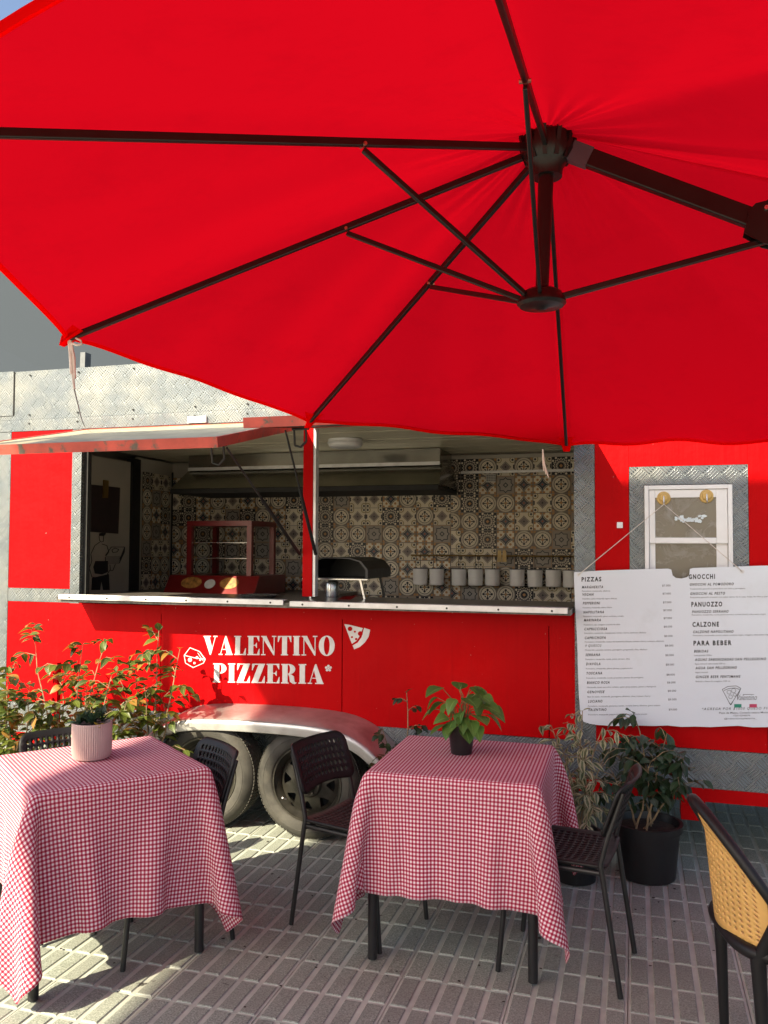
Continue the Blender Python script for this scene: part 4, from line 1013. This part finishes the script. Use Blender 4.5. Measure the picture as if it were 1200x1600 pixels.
def black_chair(loc, ang, label):
    t = thing('chair', label, 'chair', loc, ang, 'black perforated chairs round the tables')
    def bk(u, v):
        u, v = rnd(u, v, .22, .42); y = u*.193; z = .675+v*.098-.016*(u*u)*(.5-.5*v)
        return (-.205-(z-.58)*.36+.035*u*u+.012*max(0, v-.7)*-3, y, z)
    weld(perf(13, 5, .14, .24, .60, .72, bk).build('backrest', M['plastic'], t, True, local=True), .011)
    def stf(u, v):
        u, v = rnd(u, v, .2, .2); x = u*.195+.01; y = v*.19
        return (x, y, .452+.012*(v*v)-.010*max(0, u-.6)*2.5-.006*math.cos(u*1.5)*math.cos(v*1.5))
    weld(perf(12, 13, .17, .17, .68, .58, stf).build('seat', M['plastic'], t, True, local=True), .012)
    for s in (-1, 1):
        MB().tube([(-.235,s*.187,.004),(-.172,s*.182,.43),(-.165,s*.182,.47),(-.188,s*.180,.56),(-.248,s*.172,.74)], .0105, 10).build('rear_leg', M['black'], t, True, local=True)
        MB().tube([(.228,s*.187,.004),(.19,s*.178,.40),(.178,s*.176,.432),(.14,s*.174,.436),(-.168,s*.174,.436)], .0105, 10).build('front_leg', M['black'], t, True, local=True)
    MB().tube([(-.165,-.174,.430),(-.165,.174,.430)], .009, 8).build('cross_rail', M['black'], t, True, local=True)
    return t
u_ = Vector((math.cos(AL), math.sin(AL), 0)); v_ = Vector((-math.sin(AL), math.cos(AL), 0))
def face(p, d, label, proto=None):
    ang = math.atan2(d.y, d.x)
    if proto is None: return black_chair(p, ang, label)
    c = dup(proto); c.location = p; c.rotation_euler = (0,0,ang); c['label'] = label; return c
f3 = Vector((.456,-.135,0)).normalized()
c3 = face(Vector((-1.394,3.60,0))+f3*.235, f3, 'black perforated chair with its back to the trailer wheel')
f4 = Vector((-.467,.062,0)).normalized()
face(Vector((-.04,3.415,0))+f4*.235, f4, 'black perforated chair seen edge on, beside the variegated plant', c3)
face(CTL+u_*.455-v_*.115-u_*.215, -u_, 'black perforated chair tucked in at the near right side of the left table', c3)
face(CTL+v_*.575-v_*.25-u_*.01, -v_, 'black perforated chair behind the ribbed pot, backed by the ficus bushes', c3)
# yellow cane chair
yc = thing('cane_chair', 'yellow cane backed chair with black frame at the right edge', 'chair', (.441, 2.949, 0), R_(12))
def yb(u, v):
    u, v = rnd(u, v, .25, .3); y = u*.215; z = .635+v*.185
    z -= .17*u*u*(v+1)/2; return (-.20-.10*(z-.45)+.105*u*u-.028*max(0, v-.55)*2, y, z)
weld(perf(16, 15, .14, .14, .46, .46, yb).build('back_panel', M['cane'], yc, True, local=True), .006)
rim_ = []
for k in range(0, 41):
    a = -35+250*k/40
    ca, sa = math.cos(R_(a)), math.sin(R_(a)); sc_ = 1.06/max(abs(ca), abs(sa))
    q = yb(max(-1,min(1,ca*sc_)), max(-1.0,min(1,sa*sc_))); nrm = Vector((0, ca*.018, sa*.014)); rim_.append(Vector(q)+nrm+Vector((-.006,0,0)))
MB().tube(rim_, [.012+.006*max(0, math.sin(R_(-35+250*k/40))) for k in range(41)], 12).build('back_frame', M['plastic'], yc, True, local=True)
def ysf(u, v):
    u, v = rnd(u, v, .35, .35); return (u*.185+.02, v*.19, .445-.012*math.cos(u*1.4)*math.cos(v*1.4))
weld(perf(16, 16, .14, .14, .46, .46, ysf).build('seat_panel', M['cane'], yc, True, local=True), .006)
ring = [Vector((.02+.205*math.copysign(abs(math.cos(a))**.6, math.cos(a)), .212*math.copysign(abs(math.sin(a))**.6, math.sin(a)), .44)) for a in np.linspace(0, 2*math.pi, 41)]
MB().tube(ring, .021, 12).build('seat_frame', M['plastic'], yc, True, local=True)
for s in (-1, 1):
    MB().tube([(-.125,s*.195,.004),(-.135,s*.185,.28),(-.14,s*.178,.42),(-.115,s*.20,.50),(-.105,s*.224,.56)], [.015,.019,.023,.018,.013], 14).build('rear_leg', M['plastic'], yc, True, local=True)
    MB().tube([(.24,s*.215,.004),(.215,s*.205,.44)], [.016,.024], 14).build('front_leg', M['plastic'], yc, True, local=True)
    MB().box((-.112,s*.212-.012,.60),(-.085,s*.212+.012,.628)).build('clip', M['plastic'], yc, local=True)
# ------------------------------------------------------------------ plants
def leaf_mesh(name, L, Wd, mt, fold=.25, droop=.35, prof=(0,.55,.95,1,.82,.45,0), n=6):
    vs = []; fs = []; uvl = []
    for i in range(n+1):
        t = i/n; hw = prof[i]*Wd/2; x = L*t*(1-.08*droop*t); z = -droop*L*t*t
        for s in (-1, 0, 1):
            vs.append((x, s*hw, z+abs(s)*hw*fold)); uvl.append((.5+.5*s*.98, t))
    for i in range(n):
        for s in range(2): fs.append((i*3+s, (i+1)*3+s, (i+1)*3+s+1, i*3+s+1))
    me = bpy.data.meshes.new(name); me.from_pydata(vs, [], fs); uv = me.uv_layers.new(name='UV')
    for lp in me.loops: uv.data[lp.index].uv = uvl[lp.vertex_index]
    for p in me.polygons: p.use_smooth = True
    me.materials.append(mt); return me
def leafset(L, Wd, mt, **k): return [leaf_mesh('leaf', L*a, Wd*b, mt, fold=f, droop=d, **k) for a, b, f, d in ((1,1,.3,.25),(.85,1,.15,.5),(1.1,.9,.45,.35),(.7,.8,.3,.1))]
def orient(o, p, d, roll=0, sc=1):
    d = d.normalized(); s = Vector((0,0,1)).cross(d)
    if s.length < .05: s = Vector((1,0,0))
    s.normalize(); n = d.cross(s)
    s2 = s*math.cos(roll)+n*math.sin(roll); n2 = d.cross(s2)
    o.matrix_local = Matrix.Translation(p) @ Matrix(((d.x,s2.x,n2.x,0),(d.y,s2.y,n2.y,0),(d.z,s2.z,n2.z,0),(0,0,0,1))) @ Matrix.Scale(sc, 4)
def branchy(rd, base, tip, bend, n=7):
    pts = []; side = Vector((rd.uniform(-1,1), rd.uniform(-1,1), 0))
    for i in range(n+1):
        t = i/n; pts.append(base.lerp(tip, t)+side*bend*math.sin(math.pi*t)+Vector((rd.uniform(-1,1),rd.uniform(-1,1),0))*.008*(0 < i < n))
    return pts
def shrub(name, label, cat, base, stems, leaves, rate, seed, pot, twig=.16, rs=.006, group=None, hang=.4, twigs=5, sparse=1., stem_m='stem', lsc=(.7,1.15), low=.3):
    """stems: list of tip offsets (dx, dy, z); leaves grow along twigs of each stem"""
    rd = random.Random(seed); t = thing(name, label, cat, base, 0, group)
    pr_, rt, rb, hp, zr = pot
    MB().lathe([(.0001,0),(rb,0),(rb*1.02,.01),(rt*.97,hp*.86),(rt*1.04,hp*.87),(rt*1.06,hp),(rt*.96,hp),(rt*.9,hp*.85),(.0001,hp*.86)], n=36).build('pot', M[pr_], t, True, local=True)
    MB().lathe([(.0001,hp*.875),(rt*.9,hp*.87)], n=20).build('soil', M['soil'], t, local=True)
    wood = MB(); spots = []
    for dx, dy, z in stems:
        b = Vector((rd.uniform(-.4,.4)*rt, rd.uniform(-.4,.4)*rt, hp*.86)); tip = Vector((dx, dy, z))
        pts = branchy(rd, b, tip, .03); wood.tube(pts, [rs*(1-.75*i/len(pts)) for i in range(len(pts))], 6)
        for k in range(twigs):
            f = low+(1-low)*(k+rd.random()*.8)/twigs; i = min(int(f*(len(pts)-1)), len(pts)-2); p = pts[i].lerp(pts[i+1], f*(len(pts)-1)-i)
            a = rd.uniform(0, 2*math.pi); l = twig*rd.uniform(.5,1.2)*(1.15-.5*f)
            e = p+Vector((math.cos(a)*l, math.sin(a)*l*.75, l*rd.uniform(-.15,.7)))
            m_ = p.lerp(e, .5)+Vector((0,0,l*.16)); wood.tube([p, m_, e], [rs*.4, rs*.3, rs*.15], 5)
            nl = max(2, int(rate*rd.uniform(.7,1.3)))
            for q in range(nl):
                u = (q+.6)/nl; c = p.lerp(m_, u*2) if u < .5 else m_.lerp(e, u*2-1); spots.append((c, (e-p).normalized(), q))
        spots.append((tip, (tip-pts[-2]).normalized(), 0)); spots.append((tip, (tip-pts[-2]).normalized(), 1))
    wood.build('stems', M[stem_m], t, True, local=True)
    cnt = 0
    for c, d, q in spots:
        if rd.random() > sparse or cnt > 294: continue
        cnt += 1
        sd_ = d.cross(Vector((0,0,1))); sd_ = sd_.normalized() if sd_.length > .01 else Vector((1,0,0))
        dd = d*.5+sd_*(1 if q % 2 else -1)*rd.uniform(.5,1.1)+Vector((rd.uniform(-.3,.3), rd.uniform(-.3,.3), rd.uniform(-hang*1.5,.25)))
        w_ = base+c if isinstance(base, Vector) else Vector(base)+c
        if w_.y > YB-.045: dd.y = -abs(dd.y)-.3
        if w_.y > YB-.02: continue
        o = link('leaf', rd.choice(leaves), t); orient(o, c, dd, rd.uniform(-.6,.6), rd.uniform(*lsc))
    return t
LF = leafset(.080, .044, M['leaf_ficus']); LD = leafset(.078, .040, M['leaf_dark']); LV = leafset(.068, .029, M['leaf_var'])
shrub('ficus_shrub', 'sunlit ficus with one tall arching stem left of the ribbed pot', 'shrub', Vector((-3.27,4.22,0)), [(-.02,.05,.90),(-.25,.02,1.17),(.14,.0,1.06),(.32,-.02,1.10),(.04,-.1,.72)], LF, 8, 21, ('potplastic',.13,.10,.24,0), twig=.19, twigs=9, sparse=.9, low=.22)
shrub('ficus_shrub', 'sunlit bushy ficus beside the fender, reaching the cheese print', 'shrub', Vector((-2.72,4.30,0)), [(.05,0,1.15),(-.14,.05,1.0),(.18,.02,1.05),(-.22,-.02,.90),(.02,-.1,.85)], LF, 7, 22, ('potplastic',.13,.10,.24,0), twig=.19, twigs=9, sparse=.95, low=.25)
shrub('ficus_shrub', 'sunlit low ficus at the left edge of the picture', 'shrub', Vector((-3.72,4.18,0)), [(-.1,0,.82),(.10,.05,.93),(-.2,-.05,.70),(.16,-.05,.72)], LF, 8, 23, ('potplastic',.13,.10,.24,0), twig=.17, twigs=9, low=.35)
shrub('ficus_shrub', 'sunlit pale leafed low ficus between the two taller ones', 'shrub', Vector((-3.0,4.15,0)), [(-.08,.05,.74),(.08,0,.70),(.0,-.05,.62)], LV, 7, 24, ('potplastic',.12,.09,.22,0), twig=.18, twigs=11, low=.35)
shrub('ficus_shrub', 'sunlit dense small ficus in front of the steady post', 'shrub', Vector((-3.40,3.98,0)), [(-.10,.05,.80),(.10,0,.86),(.0,-.05,.70),(.2,.0,.72)], LF, 8, 41, ('potplastic',.12,.09,.22,0), twig=.17, twigs=9, low=.35)
shrub('ficus_shrub', 'sunlit dense small ficus just left of the fender end', 'shrub', Vector((-2.93,4.08,0)), [(-.10,.05,.84),(.10,0,.92),(.0,-.05,.74),(.2,.0,.78)], LF, 8, 42, ('potplastic',.12,.09,.22,0), twig=.17, twigs=9, low=.35)
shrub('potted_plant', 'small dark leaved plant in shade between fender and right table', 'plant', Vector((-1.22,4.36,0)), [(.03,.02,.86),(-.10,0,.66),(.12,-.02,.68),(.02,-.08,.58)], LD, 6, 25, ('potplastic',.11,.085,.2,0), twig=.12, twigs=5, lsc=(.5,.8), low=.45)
shrub('variegated_ficus', 'cream edged variegated ficus behind the right table', 'shrub', Vector((-.30,4.32,0)), [(.04,0,.83),(-.12,.04,.74),(.14,-.04,.76),(-.05,-.12,.66),(.10,-.16,.55),(-.16,-.08,.58),(.18,.02,.66)], LV, 7, 26, ('potplastic',.12,.10,.24,0), twig=.18, twigs=9, hang=1.0, low=.25, sparse=.8)
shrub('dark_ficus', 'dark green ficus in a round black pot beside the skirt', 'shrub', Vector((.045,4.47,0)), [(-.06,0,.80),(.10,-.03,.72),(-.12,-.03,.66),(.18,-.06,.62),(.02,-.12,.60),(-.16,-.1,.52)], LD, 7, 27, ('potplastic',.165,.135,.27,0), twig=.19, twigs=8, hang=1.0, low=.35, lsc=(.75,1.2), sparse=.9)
# leafy plant on the right table
pt = thing('table_plant', 'leafy green plant in a small black pot on the right table', 'plant', (-.735, 3.62, .7475))
MB().lathe([(.0001,0),(.044,0),(.046,.004),(.058,.10),(.063,.101),(.066,.128),(.060,.128),(.055,.10),(.0001,.10)], n=32).build('pot', M['potplastic'], pt, True, local=True)
MB().lathe([(.0001,.112),(.056,.108)], n=20).build('soil', M['soil'], pt, local=True)
tl = [leaf_mesh('leaf', .105*a, .088*a, M['leaf_table'], fold=f, droop=d, prof=(.12,.80,1,.92,.70,.38,0)) for a, f, d in ((1,.25,.3),(.8,.4,.45),(1.1,.15,.2))]
rd = random.Random(4); stm = MB(); lv = []
for (dx, dz, yy, L) in ((-.135,.235,.0,.9),(-.10,.285,-.03,1.0),(-.15,.18,.02,.8),(-.06,.16,-.05,.9),(.02,.17,-.07,.95),(.01,.22,.05,1.0),(.045,.285,.02,1.0),(.07,.25,-.02,1.05),(.06,.21,.05,.9),(.12,.215,-.02,.95),(.155,.20,.0,1.05),(.135,.17,.03,.95),(.085,.13,-.05,1.0),(.03,.125,-.06,.8),(-.04,.20,.03,.9),(-.075,.13,-.04,.85),(-.02,.24,-.04,.95),(.10,.28,.03,.8),(.0,.14,-.055,1.),(-.02,.27,.03,.9),(.04,.25,-.05,1.),(.09,.18,-.06,1.),(-.07,.21,.0,1.),(-.03,.15,-.06,.9),(.06,.16,-.07,1.05),(.115,.25,.0,.85),(-.11,.21,.03,.9),(.02,.19,-.05,1.),(.07,.29,.03,.9)):
    b = Vector((rd.uniform(-.02,.02), rd.uniform(-.02,.02), .105)); e = Vector((dx*.80, yy, dz+.0)); m_ = b.lerp(e, .55)+Vector((-dx*.15,0,.03))
    stm.tube([b, m_, e], [.0028,.002,.0015], 6); lv.append((e, Vector((dx+rd.uniform(-.05,.05), yy*1.2-.05, rd.uniform(-.10,.02))), L))
stm.tube([(0,0,.105),(-.005,0,.2),(.008,0,.25),(-.005,0,.275),(.002,0,.305)], [.003,.0026,.0022,.002,.001], 6)
stm.build('stems', M['greenstem'], pt, True, local=True)
for e, d, L in lv:
    o = link('leaf', rd.choice(tl), pt); orient(o, e, d, rd.uniform(-.5,.5), L*.95)
# ribbed pot with succulent on the left table
pl = thing('ribbed_planter', 'ribbed pink grey planter with succulent on the left table', 'planter', (-2.215, 3.06, .7475))
pb = MB(); NR = 56*4; prof_ = [(.0001,0),(.062,0),(.074,.006),(.079,.02),(.081,.05),(.081,.148),(.079,.152),(.074,.152),(.073,.13),(.0001,.128)]
vs = []; 
for i, (r, z) in enumerate(prof_):
    for k in range(NR):
        a = 2*math.pi*k/NR; rr = r+(.0013*math.cos(k*math.pi/2) if 3 <= i <= 5 else 0); vs.append((rr*math.cos(a), rr*math.sin(a), z))
pb.add(vs, [(i*NR+k, i*NR+(k+1)%NR, (i+1)*NR+(k+1)%NR, (i+1)*NR+k) for i in range(len(prof_)-1) for k in range(NR)])
pb.build('pot', M['pinkpot'], pl, True, local=True); MB().lathe([(.0001,.136),(.0735,.133)], n=24).build('soil', M['soil'], pl, local=True)
SL = [leaf_mesh('leaf', .05, .020, M['leaf_succ'], fold=.5, droop=-.1, prof=(.5,.8,.95,1,.85,.55,0)), leaf_mesh('leaf', .06, .02, M['leaf_succ'], fold=.4, droop=.15, prof=(.5,.8,.95,1,.85,.55,0))]
YLf = [leaf_mesh('leaf', .045, .02, M['leaf_yellow'])]
rd = random.Random(9)
for cx, cy, h in ((-.03,.0,.03),(.015,-.02,.045),(.035,.02,.05),(-.005,.03,.04),(-.045,-.025,.02)):
    for k in range(13):
        a = rd.uniform(0, 2*math.pi); el = rd.uniform(.1, 1.3)
        o = link('leaf', rd.choice(SL), pl); orient(o, Vector((cx, cy, .135+h*rd.uniform(.2,.9))), Vector((math.cos(a)*math.cos(el), math.sin(a)*math.cos(el), math.sin(el))), rd.uniform(-.4,.4), rd.uniform(.7,1.1))
for k in range(6):
    o = link('leaf', YLf[0], pl); orient(o, Vector((.045,-.03,.14)), Vector((rd.uniform(-.2,1), rd.uniform(-1,.3), rd.uniform(.2,1))), rd.uniform(-.5,.5), .8)
# ------------------------------------------------------------------ small litter on the paving
rd = random.Random(31); lt = MB()
for k in range(150):
    x, y = rd.uniform(-2.6,.9), rd.uniform(2.4,4.6); r = rd.uniform(.003,.010)*(.6+.4*rd.random()); a0 = rd.uniform(0, 6)
    lt.add([(x+r*rd.uniform(.6,1.2)*math.cos(a0+q), y+r*rd.uniform(.6,1.2)*math.sin(a0+q), .0022+.001*(q > 3)) for q in np.linspace(0, 2*math.pi, 7)[:-1]], [tuple(range(6))])
tag(lt.build('litter', M['soil']), 'dark crumbs and grit scattered over the paving', 'litter', kind='stuff')
